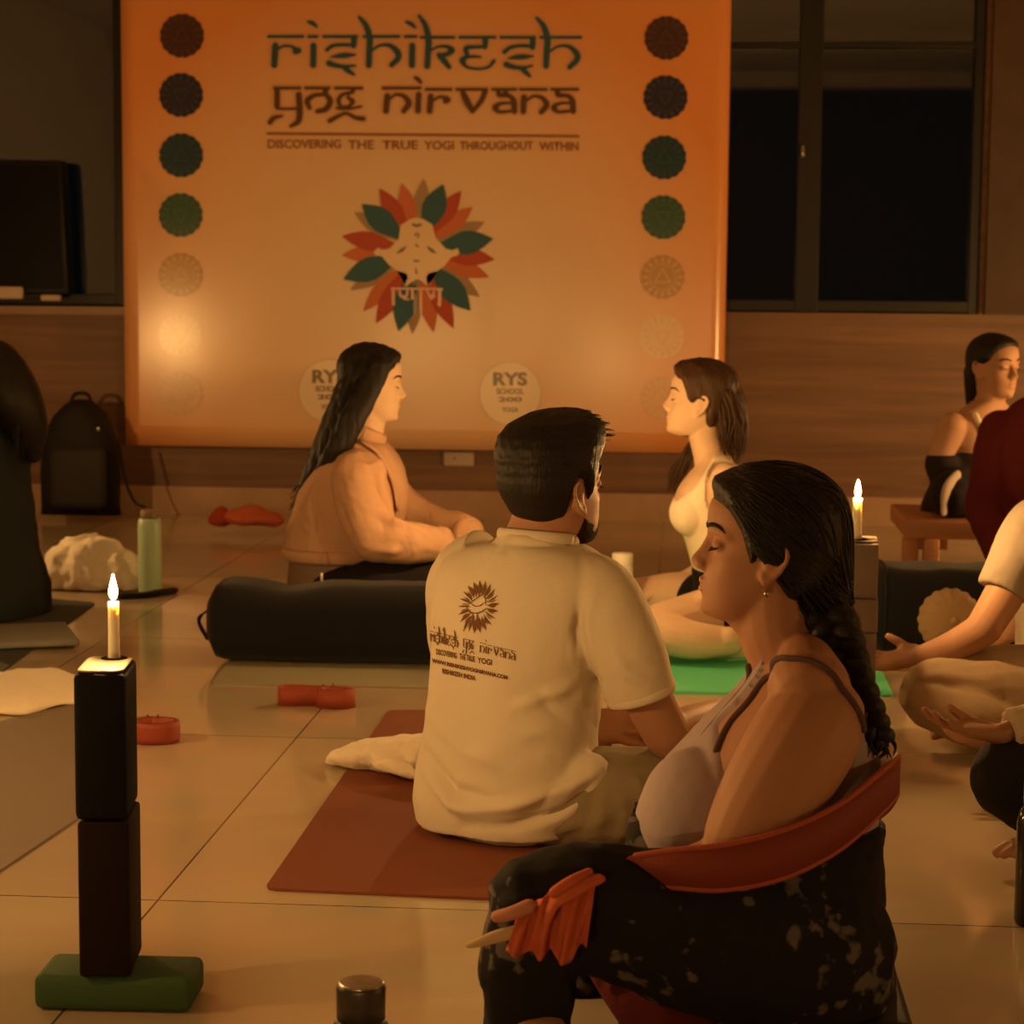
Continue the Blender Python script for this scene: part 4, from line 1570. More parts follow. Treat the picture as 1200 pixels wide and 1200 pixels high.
# breast volume
for yy, Yc in ((945, 2.96), (945, 3.14)):
    ellip(g, W(818, yy + 8, Yc), (.075, .078, .085))
torso(g, rows, RT, FR)
limbs(g, legs, -.012)
add_hand(g, W(708, 1048, 2.90), W(640, 1052, 2.93) - W(708, 1048, 2.90), (0, -.3, 1), 1, (25, 30, 20), .92)
add_hand(g, W(712, 1040, 3.15), W(650, 1046, 3.10) - W(712, 1040, 3.15), (0, .3, 1), -1, (25, 30, 20), .92)
add_foot(g, W(612, 1208, 2.85), (.35, -1, -.05), (0, 0, 1), .92, -1)
add_foot(g, W(690, 1160, 3.10), (.7, -.7, -.1), (0, 0, 1), .92, 1)
me = sculpt(fuse(g, .0034, 8), HM)
body = part(fw, 'body', me, M_skin_brown)
bv = bvh_of(body, fw)
face_parts(fw, HM, M_lip, M_lash, M_lash)
YL = [-.11, -.05, -.032, -.026, .012, .020, .030, .040, .060, .075, .10]
ZL = [-.112, -.10, -.07, -.010, -.006, -.034, -.004, .020, .046, .058, .066]


def th_f(x, y, z):
    m = z - np.interp(y, YL, ZL)
    T = .014 + .008 * sstep(z, .02, .09) + .006 * sstep(-y, .03, .09)
    return -.005 + (T + .005) * sstep(m, -.004, .022)


g = B()
hair_cap(g, HM, th_f)
tube(g, [(HM @ V((0, -.070, .02)), .055), (HM @ V((0, -.085, -.03)), .050), (W(968, 700, 3.04), .040), (W(973, 740, 3.02), .030)], 6, 18)
me = fuse(g, .004, 3)
co, no = getco(me), getno(me)
d = .0007 * sn(co, (12, 60, 60), 5)
setco(me, co + no * d[:, None])
append_mesh(me, combed(me, HM, [(0, .080, .088), (.03, .074, .082), (.052, .056, .066), (.066, .036, .042), (.070, .022, .010), (.072, .004, .022), (.074, -.02, .014)], (0, -.09, -.055), 460, .0017, th_f, 3))
# three strand braid
ctr = cat([tuple(W(970, 722, 3.02)) + (.031,), tuple(W(985, 760, 2.995)) + (.028,), tuple(W(998, 800, 2.965)) + (.025,), tuple(W(1014, 835, 2.955)) + (.022,), tuple(W(1031, 866, 2.955)) + (.017,)], 14)
g = B()
tot = len(ctr)
for k in range(3):
    pr = []
    for i, r in enumerate(ctr):
        q = i / tot * 2 * PI * 2.6 + k * 2 * PI / 3
        tn = V(ctr[min(i + 1, tot - 1)][:3]) - V(ctr[max(0, i - 1)][:3])
        tn.normalize()
        sidev = V((0, -1, 0)).cross(tn).normalized()
        dep = tn.cross(sidev)
        pr.append((V(r[:3]) + sidev * (r[3] * .72 * math.sin(q)) + dep * (r[3] * .42 * math.sin(2 * q)), r[3] * .66))
    tube(g, pr, 1, 12)
rng = random.Random(4)
for k in range(26):
    a = W(1026 + rng.uniform(-8, 8), 860 + rng.uniform(-6, 6), 2.955 + rng.uniform(-.012, .012))
    b2 = W(1036 + rng.uniform(-14, 12), 884 + rng.uniform(-10, 6), 2.955 + rng.uniform(-.02, .02))
    c2 = a.lerp(b2, .5) + V((rng.uniform(-.006, .012), 0, rng.uniform(-.004, .004)))
    tube(g, [(a, .0045), (c2, .003), (b2, .0008)], 4, 5)
# loose hairs catching the light
for k in range(40):
    t = rng.uniform(-.4, 1.2)
    a = HM @ V((rng.uniform(-.04, .04), -.108 * math.cos(t) * 1.0 - .004, .115 * math.sin(t) + .004))
    dv = V((rng.uniform(.002, .012), rng.uniform(-.01, .01), rng.uniform(-.02, .012)))
    tube(g, [(a, .0005), (a + dv, .0004), (a + dv * 1.6 + V((0, 0, -.012)), .0002)], 3, 4, round_ends=False)
append_mesh(me, g)
part(fw, 'hair', me, M_hair_cap)
part(fw, 'earring', ellip(B(), HM @ V((-.083, -.005, -.058)), (.004, .004, .006), sub=2), M_steel, label='small metal earring')
# tank top
g = B()
torso(g, rows[1:], RT, FR, grow=.004)
for yy, Yc in ((945, 2.96), (945, 3.14)):
    ellip(g, W(818, yy + 8, Yc), (.080, .083, .090))
me = fuse(g, .0045, 5)
co, no = getco(me), getno(me)
px, py = proj(np.stack([co[:, 0], np.full(len(co), Y0), co[:, 2]], 1))
line = np.interp(px, [700, 790, 815, 845, 872, 905, 955, 975, 1005, 1040], [868, 862, 842, 806, 780, 690, 690, 770, 806, 830])
skin = 1 / (1 + np.exp((py - line) / 1.5))
side = np.abs(co[:, 1] - Y0) > .05
ell = np.sqrt(((px - 930) / np.where(px < 930, 88, 56)) ** 2 + ((py - 845) / np.where(px < 930, 110, 82)) ** 2)
arm = 1 / (1 + np.exp((ell - 1) * 30)) * side
skin = np.maximum(skin, arm)
d = .004 * (1 - skin) - .020 * skin + .0012 * sn(co, 12, 7) * (1 - skin)
setco(me, co + no * d[:, None])
part(fw, 'tank_top', me, M_tank)
for pts in ([W(841, 884, 2.92), W(852, 862, 2.93), W(866, 832, 2.94), W(886, 798, 2.95), W(905, 775, 2.96), W(928, 762, 2.96), W(952, 764, 2.96), W(975, 784, 2.96), W(994, 812, 2.97), W(1004, 840, 2.97)],
            [W(874, 782, 3.03), W(860, 800, 3.03), W(836, 826, 3.02), W(814, 852, 3.0), W(803, 868, 2.98)]):
    q = [bv.ray_cast(V((p[0], 2.4, p[2])), V((0, 1, 0)))[0] or onskin([p], bv, .002)[0] for p in cat(pts, 4)] if pts[0].y < 3.0 else onskin(cat(pts, 4), bv, .003)
    for _ in range(12):
        q = [q[0]] + [(a + b2 * 2 + c2) / 4 for a, b2, c2 in zip(q[:-2], q[1:-1], q[2:])] + [q[-1]]
        q = onskin(q, bv, .002)
    part(fw, 'tank_strap', tube(B(), [(p, .0048) for p in q], 2, 10, flat=(.8, 1.2), up=(0, 1, 0)), M_tankdark, label='narrow dark strap of the tank top')
# trousers
g = B()
torso(g, rows[:5], RT, FR, grow=.018)
limbs(g, legs, .010)
me = fuse(g, .006, 4)
co, no = getco(me), getno(me)
setco(me, co + no * (.006 * sn(co, 7, 21))[:, None])
me2 = creases(me, [([W(940, 1060, 2.75), W(860, 1085, 2.74), W(780, 1060, 2.74)], .02, .010), ([W(1000, 1080, 2.85), W(900, 1130, 2.78)], .02, -.010), ([W(700, 1030, 2.74), W(720, 1080, 2.72), W(700, 1120, 2.75)], .014, .008)])
part(fw, 'trousers', me2, M_print)

# sling strap round her back and knees
st = thing('yoga_strap', 'wide red sling strap looped round the lower back of the woman with the braid', 'strap', (W(930, 1100, Y0).x + .1, Y0, 0.0))
path = [(740, 1018, 3.33, .03), (850, 1003, 3.35, .05), (960, 975, 3.33, .055), (1032, 935, 3.22, .055), (1052, 908, 3.05, .055), (1036, 925, 2.92, .058), (985, 968, 2.83, .062), (920, 1000, 2.775, .064), (850, 1016, 2.760, .060), (790, 1018, 2.765, .05),
        (745, 1020, 2.775, .04), (715, 1028, 2.765, .03), (690, 1040, 2.735, .024)]
part(st, 'webbing', ribbon(B(), [W(a, b2, c2) for a, b2, c2, h in path], [h for *_, h in path], .007, k=10), M_redstrap)
lips_ = []
for s in (1, -1):
    part(st, 'stitched_edge', tube(B(), [(W(a, b2, c2) + V((0, 0, s * h / 2)), .0045) for a, b2, c2, h in path[:-2]], 8, 8), mat('red_edge', (.34, .07, .035), .7, .3), label='raised orange red edge')
# cloth end hanging over the knee
top = cat([tuple(W(606, 1072, 2.69)), tuple(W(628, 1058, 2.685)), tuple(W(652, 1040, 2.69)), tuple(W(676, 1032, 2.70)), tuple(W(698, 1036, 2.715))], 8)
bot = cat([tuple(W(592, 1116, 2.685)), tuple(W(618, 1120, 2.67)), tuple(W(645, 1118, 2.68)), tuple(W(662, 1130, 2.67)), tuple(W(688, 1104, 2.69))], 8)
g = B()
R_ = []
for j in range(15):
    t = j / 14
    row = []
    for i, (a, b2) in enumerate(zip(top, bot)):
        p = V(a).lerp(V(b2), t)
        p.y += -.010 * math.sin(i * .62) * (.4 + t) - .006 * math.sin(i * 1.3 + t * 4) - .012 * math.sin(PI * t)
        p.z += .004 * math.sin(i * .9) * t
        row.append(p)
    R_.append(row)
loft(g, R_, cap=False, closed=False)
geo = bmesh.ops.extrude_face_region(g, geom=list(g.faces))
bmesh.ops.translate(g, vec=(0, .004, 0), verts=[e for e in geo['geom'] if isinstance(e, bmesh.types.BMVert)])
bmesh.ops.recalc_face_normals(g, faces=g.faces)
part(st, 'hanging_end', g, M_orange, label='crumpled orange red cloth end hanging over the knee')
g = B()
tube(g, [(W(700, 1030, 2.71), .010), (W(676, 1040, 2.69), .013), (W(650, 1058, 2.675), .010), (W(640, 1078, 2.67), .008)], 6, 10, flat=(.6, 1.3))
tube(g, [(W(690, 1022, 2.72), .006), (W(670, 1034, 2.69), .009), (W(650, 1046, 2.68), .008)], 6, 10)
part(st, 'knotted_fold', g, M_orange)
part(st, 'cord_end', tube(B(), [(W(604, 1092, 2.68), .009), (W(580, 1098, 2.675), .0085), (W(560, 1105, 2.67), .006), (W(549, 1108, 2.67), .004)], 5, 10), M_ochre, label='pale tapering cord end')
part(st, 'cord_end', tube(B(), [(W(620, 1062, 2.68), .010), (W(600, 1070, 2.675), .0095), (W(582, 1074, 2.68), .008)], 5, 10), mat('dusty_pink_cord', (.45, .20, .14), .8, .2), label='short dusty pink cord end')

solo('seat_cushion', 'flat black cushion under the woman with the braid', 'cushion', box(B(), (W(895, 1190, Y0).x, 3.09, .019), (.40, .42, .036), 0, .012, 3), M_black)
g = B()
tube(g, [(W(715, 1115, 2.98), .045), (W(760, 1160, 2.93), .062), (W(795, 1195, 2.90), .062)], 6, 20)
me = to_mesh(g, 'x')
co = getco(me)
co[:, 2] = np.maximum(co[:, 2], .006)
setco(me, co)
solo('small_cushion', 'dark maroon cushion tucked under the bent knees of the woman with the braid', 'cushion', me, M_maroon)

# ======================= man in the white t-shirt
Ym = 4.0
mn = thing('person', 'man with short black hair in a white printed t-shirt sitting with his back turned', 'person', (W(600, 960, Ym).x, Ym, .006))
CLAMP[mn.name] = (.0065, [])
FT = V((.5, .866, 0)).normalized()
RTm = V((FT.y, -FT.x, 0))
HMm = head_frame(W(650, 571, Ym), 45, 6, 1.0)
rows = []
for cx, y, hw, hf, hb in ((592, 962, .165, .14, .150), (592, 930, .172, .14, .150), (597, 880, .168, .13, .138), (603, 820, .162, .12, .128), (608, 760, .166, .118, .130), (612, 710, .174, .112, .128), (617, 672, .172, .10, .112), (621, 648, .140, .085, .090), (627, 628, .098, .07, .072), (632, 610, .068, .062, .062)):
    rows.append((W(cx, y, Ym), hw, hf, hb))
neck = [[(HMm @ V((0, -.022, -.030)), .061), (W(640, 600, Ym), .060), (W(634, 625, Ym), .066), (W(630, 650, Ym), .085)]]
armR = [(W(700, 690, 3.935), .050), (W(730, 750, 3.905), .050), (W(758, 815, 3.91), .047), (W(782, 862, 3.93), .044)]
foreR = [(W(782, 862, 3.93), .043), (W(815, 850, 4.02), .042), (W(845, 838, 4.14), .033), (W(858, 832, 4.2), .028)]
armL = [(W(540, 676, 4.09), .060), (W(540, 740, 4.16), .052), (W(560, 820, 4.22), .045)]
foreL = [(W(560, 820, 4.22), .044), (W(630, 850, 4.26), .038), (W(692, 846, 4.22), .030)]
legs = [[(W(640, 940, 3.95), .092), (W(720, 935, 3.95), .088), (W(800, 930, 3.98), .078), (W(862, 935, 4.03), .064)],
        [(W(862, 936, 4.03), .060), (W(800, 950, 4.16), .054), (W(730, 945, 4.26), .046), (W(690, 945, 4.30), .04)],
        [(W(575, 930, 4.06), .092), (W(570, 910, 4.25), .085), (W(590, 895, 4.42), .07)],
        [(W(590, 896, 4.42), .062), (W(680, 900, 4.42), .052), (W(760, 905, 4.38), .042)]]
g = B()
add_head(g, HMm)
limbs(g, neck + [armR, foreR, armL, foreL])
torso(g, rows, RTm, FT, grow=-.026)
limbs(g, legs, -.012)
add_hand(g, W(690, 846, 4.22), W(712, 848, 4.20) - W(690, 846, 4.22), (-.2, -.8, .5), 1, (18, 28, 20), 1.0)
add_hand(g, W(858, 832, 4.2), W(880, 835, 4.28) - W(858, 832, 4.2), (.2, 0, 1), -1, (20, 25, 20), 1.0)
add_foot(g, W(690, 950, 4.30), (-.9, .1, .0), (-.1, -.5, .8), 1.0, 1)
add_foot(g, W(760, 905, 4.36), (1, .1, -.1), (0, -.3, 1), 1.0, 1)
part(mn, 'body', sculpt(fuse(g, .004, 4), HMm), mat('skin_warm_brown', (.40, .205, .125), .58, .28, bump=.05, bscale=250, sss=SKIN_SSS, var=.06, vscale=14))
face_parts(mn, HMm, M_lip, M_lash, M_lash, 1.5)
YLm = [-.11, -.06, -.035, -.022, -.012, .010, .018, .028, .034, .046, .062, .10]
ZLm = [-.062, -.060, -.052, -.012, .018, .018, -.028, -.030, .016, .040, .056, .072]


def th_m(x, y, z):
    m = z - np.interp(y, YLm, ZLm)
    T = .007 + .008 * sstep(z, -.04, .02) + .022 * sstep(z, .03, .10) + .010 * sstep(z, .03, .08) * sstep(y, -.02, .06)
    return -.005 + (T + .005) * sstep(m, -.004, .024)


g = B()
hair_cap(g, HMm, th_m, 96)
me = fuse(g, .004, 2)
co, no = getco(me), getno(me)
loc = np.array(HMm.inverted().to_3x3())
lc = (co - np.array(HMm.translation)) @ loc.T
d = .0012 * sn(lc, (55, 12, 50), 9) * np.clip((lc[:, 2] - .0) * 20, .2, 1)
setco(me, co + no * d[:, None])
rng = random.Random(8)
g = B()
for k in range(420):
    a = rng.uniform(0, 2 * PI)
    rr = rng.uniform(0, 1) ** .5
    x, y = .062 * rr * math.cos(a), -.005 + .085 * rr * math.sin(a)
    z = .112 * math.sqrt(max(0, 1 - (x / .078) ** 2 - ((y + .005) / .105) ** 2))
    p = V((x, y, z))
    T = max(.002, th_m(x, y, min(z, .108)))
    n_ = V((x, y, z * .9)).normalized()
    p0 = p + n_ * (T * .75)
    p1 = p0 + n_ * .007 + V((rng.uniform(-.004, .004) + .004, .012, 0))
    p2 = p0 + n_ * .009 + V((rng.uniform(-.006, .006) + .008, .026, -.004))
    tube(g, [(HMm @ p0, .0014), (HMm @ p1, .0011), (HMm @ p2, .0003)], 3, 4, round_ends=False)
append_mesh(me, g)
part(mn, 'hair', me, M_hair_black)


def th_beard(x, y, z):
    m = min(y - np.interp(z, [-.118, -.09, -.06, -.03], [-.012, -.004, .008, .016]), np.interp(y, [.0, .03, .06, .08], [-.036, -.062, -.066, -.052]) - z)
    mouth = math.hypot(x / .024, (z + .067) / .010) if y > .06 else 9
    return -.004 + .0068 * sstep(m, -.004, .012) * sstep(mouth, .9, 1.3)


g = B()
hair_cap(g, HMm, th_beard, 96)
me = to_mesh(g, 'beard')
part(mn, 'beard', me, mat('short_dark_beard', (.025, .014, .009), .9, .08))

# t-shirt
g = B()
torso(g, rows[:-2] + [(W(628, 636, Ym), .086, .070, .078)], RTm, FT, grow=.008)
tube(g, [(W(628, 646, Ym), .085), (W(631, 626, Ym), .072)], 3, 24, round_ends=False)
sleeveR = [(W(672, 690, 3.95), .075), (W(703, 701, 3.925), .074), (W(725, 742, 3.905), .072), (W(743, 785, 3.90), .069), (W(752, 815, 3.905), .0655)]
sleeveL = [(W(575, 668, 4.06), .085), (W(545, 684, 4.09), .074), (W(540, 735, 4.15), .068), (W(548, 785, 4.2), .064)]
for s in (sleeveR, sleeveL):
    tube(g, s, 6, 24, round_ends=False)
# loose cloth bagging over the waist
tube(g, [(W(540, 940, 3.97), .07), (W(590, 958, 3.90), .062), (W(640, 945, 3.885), .055), (W(690, 905, 3.90), .042)], 6, 18, flat=(1, .9))
me = fuse(g, .005, 5)
Yb = 3.86
folds = [
    ([W(700, 902, 3.86), W(668, 890, 3.84), W(630, 880, 3.83)], .010, .007),
    ([W(705, 905, 3.86), W(660, 925, 3.84), W(600, 945, 3.83), W(540, 950, 3.86)], .013, .011),
    ([W(705, 910, 3.86), W(660, 950, 3.84), W(600, 968, 3.83), W(545, 965, 3.86)], .010, -.008),
    ([W(690, 880, 3.86), W(640, 862, 3.84), W(590, 858, 3.83)], .014, .005),
    ([W(690, 862, 3.87), W(650, 835, 3.85), W(620, 800, 3.85)], .012, -.006),
    ([W(692, 820, 3.87), W(675, 850, 3.86), W(660, 880, 3.85)], .009, .006),
    ([W(700, 800, 3.87), W(688, 840, 3.86), W(690, 880, 3.86)], .008, -.007),
    ([W(680, 800, 3.87), W(640, 815, 3.85), W(590, 835, 3.84)], .013, .005),
    ([W(500, 880, 3.95), W(530, 925, 3.87), W(590, 940, 3.84)], .011, -.008),
    ([W(498, 900, 3.95), W(530, 945, 3.87), W(600, 962, 3.84)], .009, .007),
    ([W(505, 840, 3.95), W(540, 880, 3.87), W(600, 900, 3.84)], .016, .005),
    ([W(678, 700, 3.87), W(676, 740, 3.86), W(684, 790, 3.86), W(700, 815, 3.86)], .008, -.009),
    ([W(700, 690, 3.86), W(690, 720, 3.85), W(690, 760, 3.85)], .010, .004),
    ([W(720, 760, 3.84), W(735, 790, 3.83), W(760, 800, 3.84)], .010, .004),
    ([W(590, 640, 3.95), W(612, 632, 3.93), W(650, 640, 3.93)], .009, .004),
    ([W(600, 622, 3.95), W(585, 650, 3.92), W(560, 680, 3.92)], .012, .003),
]
me = creases(me, [(p, w, h * 1.7) for p, w, h in folds], .003, 6, 17)
tee = part(mn, 't_shirt', me, M_tee)
bt = bvh_of(tee, mn)
# collar, hems
q = [W(631, 630, Ym) + RTm * (.075 * math.cos(a)) + FT * (.070 * math.sin(a)) + UP * (.002 + .010 * math.sin(a) * -1) for a in np.linspace(0, 2 * PI, 28)]
part(mn, 'collar', tube(B(), [(p, .0075) for p in q], 2, 10, flat=(1.5, .8), up=UP, round_ends=False), M_tee, sub=tee)
for s in (sleeveR, sleeveL):
    a, b2 = V(s[-2][0]), V(s[-1][0])
    t = (b2 - a).normalized()
    u = t.orthogonal().normalized()
    w = t.cross(u)
    part(mn, 'sleeve_hem', tube(B(), [(b2 - t * .006 + (u * math.cos(k) + w * math.sin(k)) * (s[-1][1] - .0005), .0035) for k in np.linspace(0, 2 * PI, 30)], 1, 8, flat=(2.4, .8), up=t, round_ends=False), M_tee, sub=tee)

# print on the back of the shirt
M_tprint = mat('shirt_print_brown', (.16, .075, .03), .8, .2)


def onshirt(x, y, off=.0018):
    o = W(x, y, 3.4)
    d = (o - V((0, 0, CAM_Z))).normalized()
    d = V((FT.x * .55, 1, 0)).normalized() * .0 + d
    h = bt.ray_cast(o, d)
    if h[0] is None:
        l, n, i, dd = bt.find_nearest(W(x, y, 3.87))
        return l + n * off
    return h[0] + h[1] * off


def zs(x, y):
    return (480 + x / 7.5, 660 + y / 7.5)


g = B()
cx0, cy0 = 600, 385
rng = random.Random(2)
for k in range(21):
    q = 2 * PI * k / 21 + .1
    ux, uy = math.cos(q), math.sin(q)
    # slanted oval wreath of leaves
    def el(r, da=0.0):
        c_, s_ = math.cos(q + da), math.sin(q + da)
        return (cx0 + r * (175 * c_ + 20 * s_) + 10, cy0 + r * (225 * s_ - 55 * c_))
    if .30 < ((q / (2 * PI)) % 1) < .0:
        continue
    a, b2, c2 = el(.42), el(.72, .03), el(1.0)
    stroke(g, [zs(*a) + (.7,), zs(*b2) + (rng.uniform(2.0, 4.2),), zs(*c2) + (.5,)], 0, place=lambda x, y: onshirt(x, y), k=5)
    a, b2, c2 = el(.5, .12), el(.7, .15), el(.86, .12)
    stroke(g, [zs(*a) + (.4,), zs(*b2) + (1.2,), zs(*c2) + (.4,)], 0, place=lambda x, y: onshirt(x, y), k=4)
for s in ([(500, 380, 5), (530, 425, 12), (580, 440, 10), (640, 425, 12), (680, 395, 5)], [(510, 370, 4), (560, 335, 8), (620, 290, 10), (660, 270, 4)], [(545, 355, 5), (570, 375, 10), (600, 380, 8), (630, 370, 9), (665, 345, 5)],
          [(660, 275, 5), (670, 320, 9), (675, 370, 5)], [(560, 440, 8), (565, 520, 20), (570, 600, 6)], [(600, 445, 8), (600, 520, 20), (585, 590, 6)], [(530, 470, 6), (505, 540, 16), (475, 600, 4)]):
    stroke(g, [zs(x, y) + (w / 7.5,) for x, y, w in s], 0, place=lambda x, y: onshirt(x, y), k=5)
part(mn, 'shirt_emblem', g, M_tprint, sub=tee, label='brown printed leaf wreath on the shirt back', smooth=False)


def slant(x0, y0, x1, y1, h):
    """place function for a text line running from x0,y0 to x1,y1 with height h"""
    def f(x, y):
        u = (x - x0) / (x1 - x0)
        return onshirt(x0 + (x1 - x0) * u, y0 + (y1 - y0) * u + y)
    return f


g = B()
f = slant(508, 748, 607, 771, 12)
for ss, a0, a1, b0, b1, y0, y1, t0, t1 in ((S1, 314, 684, 505, 538, 43, 78, -8, 3.5), (S2, 300, 440, 541, 558, 103, 132, -8, 3.5), (S2, 440, 690, 561, 607, 103, 132, -8, 3.5)):
    for q in ss:
        mx = sum(r[0] for r in q) / len(q)
        if a0 - 2 <= mx <= a1 + 2:
            stroke(g, [(b0 + (r[0] - a0) / (a1 - a0) * (b1 - b0), t0 + (r[1] - y0) / (y1 - y0) * (t1 - t0), max(.7, r[2] * .27)) for r in q], 0, place=f, k=3)
part(mn, 'shirt_lettering', g, M_tprint, sub=tee, label='brown slanting lettering on the shirt back', smooth=False)
g = B()
for wd, xa_, xb_ in (('DISCOVERING', 512, 536), ('THE TRUE', 539, 557), ('YOGI', 560, 577)):
    append(g, text_mesh(wd, xa_, xb_, -4, 3, slant(512, 764, 577, 777, 7), bold=.03))
append(g, text_mesh('WWW.RISHIKESHYOGNIRVANA.COM', 507, 595, -2.5, 2.5, slant(507, 774, 595, 794, 5), bold=.05))
append(g, text_mesh('RISHIKESH INDIA', 519, 558, -3, 3, slant(519, 786, 558, 795, 6), bold=.04))
part(mn, 'shirt_lettering', g, M_tprint, sub=tee, label='small brown lettering lines under the shirt emblem', smooth=False)

# shorts / trousers
g = B()
torso(g, rows[:2], RTm, FT, grow=-.014)
limbs(g, legs, .008)
me = fuse(g, .006, 4)
me = creases(me, [([W(712, 900, 3.86), W(735, 950, 3.85), W(725, 990, 3.88)], .012, .008), ([W(700, 920, 3.86), W(690, 960, 3.86), W(650, 985, 3.88)], .012, -.008),
                  ([W(740, 895, 3.88), W(755, 940, 3.87), W(750, 985, 3.88)], .010, .006), ([W(640, 975, 3.86), W(690, 965, 3.86), W(745, 930, 3.87)], .012, .006)], .005, 6, 31)
co = getco(me)
co[:, 2] = np.maximum(co[:, 2], .007)
setco(me, co)
part(mn, 'trousers', me, M_khaki)

# ======================= long haired woman in the peach jacket
Yl = 6.10


def Wl(x, y, Y):
    return W(x, y, Y + .14)


lw = thing('person', 'woman with very long black hair in a peach jacket sitting behind the navy bolster', 'person', (Wl(395, 755, Yl).x, Yl, .006))
CLAMP[lw.name] = (.0065, [])
FR, RT = V((1, 0, 0)), V((0, -1, 0))
HMl = head_frame(Wl(435, 450, Yl), 10, -1, .94)
S = 405
rows = [(Wl(cx, y, Yl), hw, hf / S, hb / S) for cx, y, hf, hb, hw in ((392, 755, 70, 62, .20), (392, 700, 66, 60, .195), (394, 660, 62, 58, .185), (402, 620, 66, 62, .18), (412, 580, 64, 60, .18), (418, 550, 52, 52, .17), (422, 528, 38, 40, .135), (426, 512, 24, 28, .085), (428, 500, 20, 22, .06))]
neck = [[(HMl @ V((0, -.022, -.04)), .056), (Wl(430, 492, Yl), .054), (Wl(426, 512, Yl), .058), (Wl(424, 525, Yl), .065)]]
armR = [(Wl(418, 556, 5.93), .066), (Wl(425, 595, 5.88), .066), (Wl(440, 632, 5.85), .058)]
foreR = [(Wl(440, 632, 5.85), .056), (Wl(478, 636, 5.86), .050), (Wl(512, 638, 5.92), .040)]
armL = [(Wl(430, 555, 6.27), .064), (Wl(462, 590, 6.30), .060), (Wl(490, 608, 6.30), .054)]
foreL = [(Wl(490, 608, 6.30), .052), (Wl(520, 618, 6.24), .045), (Wl(545, 625, 6.16), .040)]
legs = [[(Wl(395, 700, 5.98), .095), (Wl(460, 690, 5.93), .088), (Wl(540, 692, 5.93), .07)], [(Wl(540, 700, 5.94), .062), (Wl(490, 725, 6.02), .052), (Wl(440, 735, 6.15), .042)],
        [(Wl(395, 700, 6.22), .095), (Wl(460, 688, 6.32), .085), (Wl(530, 690, 6.40), .068)], [(Wl(530, 700, 6.38), .06), (Wl(480, 725, 6.25), .052), (Wl(430, 735, 6.2), .042)]]
g = B()
add_head(g, HMl)
limbs(g, neck)
torso(g, rows, RT, FR, grow=-.015)
limbs(g, [armR, foreR, armL, foreL, *legs], -.016)
add_hand(g, Wl(516, 640, 5.93), Wl(545, 640, 6.0) - Wl(516, 640, 5.93), (0, -.4, 1), -1, (15, 20, 15), .92)
add_hand(g, Wl(540, 626, 6.17), Wl(556, 640, 6.08) - Wl(540, 626, 6.17), (.3, -.2, 1), 1, (15, 20, 15), .92)
add_foot(g, Wl(440, 735, 6.15), (-1, .2, 0), (0, -.5, .8), .9, 1)
part(lw, 'body', sculpt(fuse(g, .0045, 3), HMl), M_skin_fair)
face_parts(lw, HMl, M_lipf, M_lash, M_lash)
YLl = [-.11, -.02, .0, .02, .035, .05, .065, .09]
ZLl = [-.12, -.115, -.075, -.045, -.005, .030, .055, .070]


def th_l(x, y, z):
    m = z - np.interp(y, YLl, ZLl)
    T = .010 + .010 * sstep(z, .02, .09) - .002 * sstep(-y, .03, .09)
    return -.005 + (T + .005) * sstep(m, -.004, .022)


g = B()
hair_cap(g, HMl, th_l)
tube(g, [(Wl(430, 438, Yl), .082), (Wl(417, 462, 6.09), .080), (Wl(402, 495, 6.07), .074), (Wl(384, 530, 6.06), .062), (Wl(366, 560, 6.05), .042), (Wl(352, 584, 6.05), .020)], 6, 20, flat=(1.25, .8), up=V((0, 1, 0)))
tube(g, [(Wl(446, 428, 6.02), .030), (Wl(430, 458, 5.995), .034), (Wl(412, 494, 5.97), .036), (Wl(392, 535, 5.97), .034), (Wl(370, 572, 6.0), .020)], 6, 16, flat=(.6, 1.1), up=V((0, 1, 0)))
me = fuse(g, .005, 3)
co, no = getco(me), getno(me)
setco(me, co + no * (.003 * sn(co, (34, 34, 6), 14))[:, None])


def mk_l(r):
    o = V((r.uniform(-.012, .012), r.uniform(-.07, .07), r.uniform(-.01, .01)))
    e = V((r.uniform(-.03, .035), o.y * .3, r.uniform(-.03, .05)))
    s = r.uniform(0, 1)
    return [Wl(415 + 12 * s, 450, 6.06) + o, Wl(396 + 14 * s, 505, 6.06) + o, Wl(370 + 16 * s, 552, 6.06) + o * .7, Wl(349 + 10 * s, 588, 6.05) + e]


append_mesh(me, strands(150, mk_l, .0035, 5, 3))
part(lw, 'hair', me, M_hair_black)
g = B()
torso(g, [(Wl(397, 646, Yl), .186, 64 / S, 60 / S)] + rows[3:7] + [(Wl(424, 517, Yl), .105, 26 / S, 30 / S)], RT, FR, grow=.010)
limbs(g, [armR, foreR, armL, foreL], .012)
me = fuse(g, .006, 5)
folds = [([Wl(432, 520, 5.93), Wl(455, 560, 5.90), Wl(478, 610, 5.93)], .016, .012), ([Wl(424, 530, 5.9), Wl(445, 575, 5.86), Wl(470, 615, 5.85)], .012, -.012), ([Wl(436, 600, 5.82), Wl(460, 612, 5.82), Wl(500, 628, 5.84)], .012, .010),
         ([Wl(400, 590, 5.84), Wl(408, 620, 5.82), Wl(440, 645, 5.82)], .012, -.012), ([Wl(425, 640, 5.8), Wl(460, 645, 5.8), Wl(500, 640, 5.84)], .010, .010), ([Wl(360, 570, 5.93), Wl(372, 610, 5.92), Wl(370, 640, 5.92)], .014, -.007)]
me = creases(me, [(p, w, h * 1.9) for p, w, h in folds], .007, 6, 6)
jk = part(lw, 'jacket', me, M_peach)
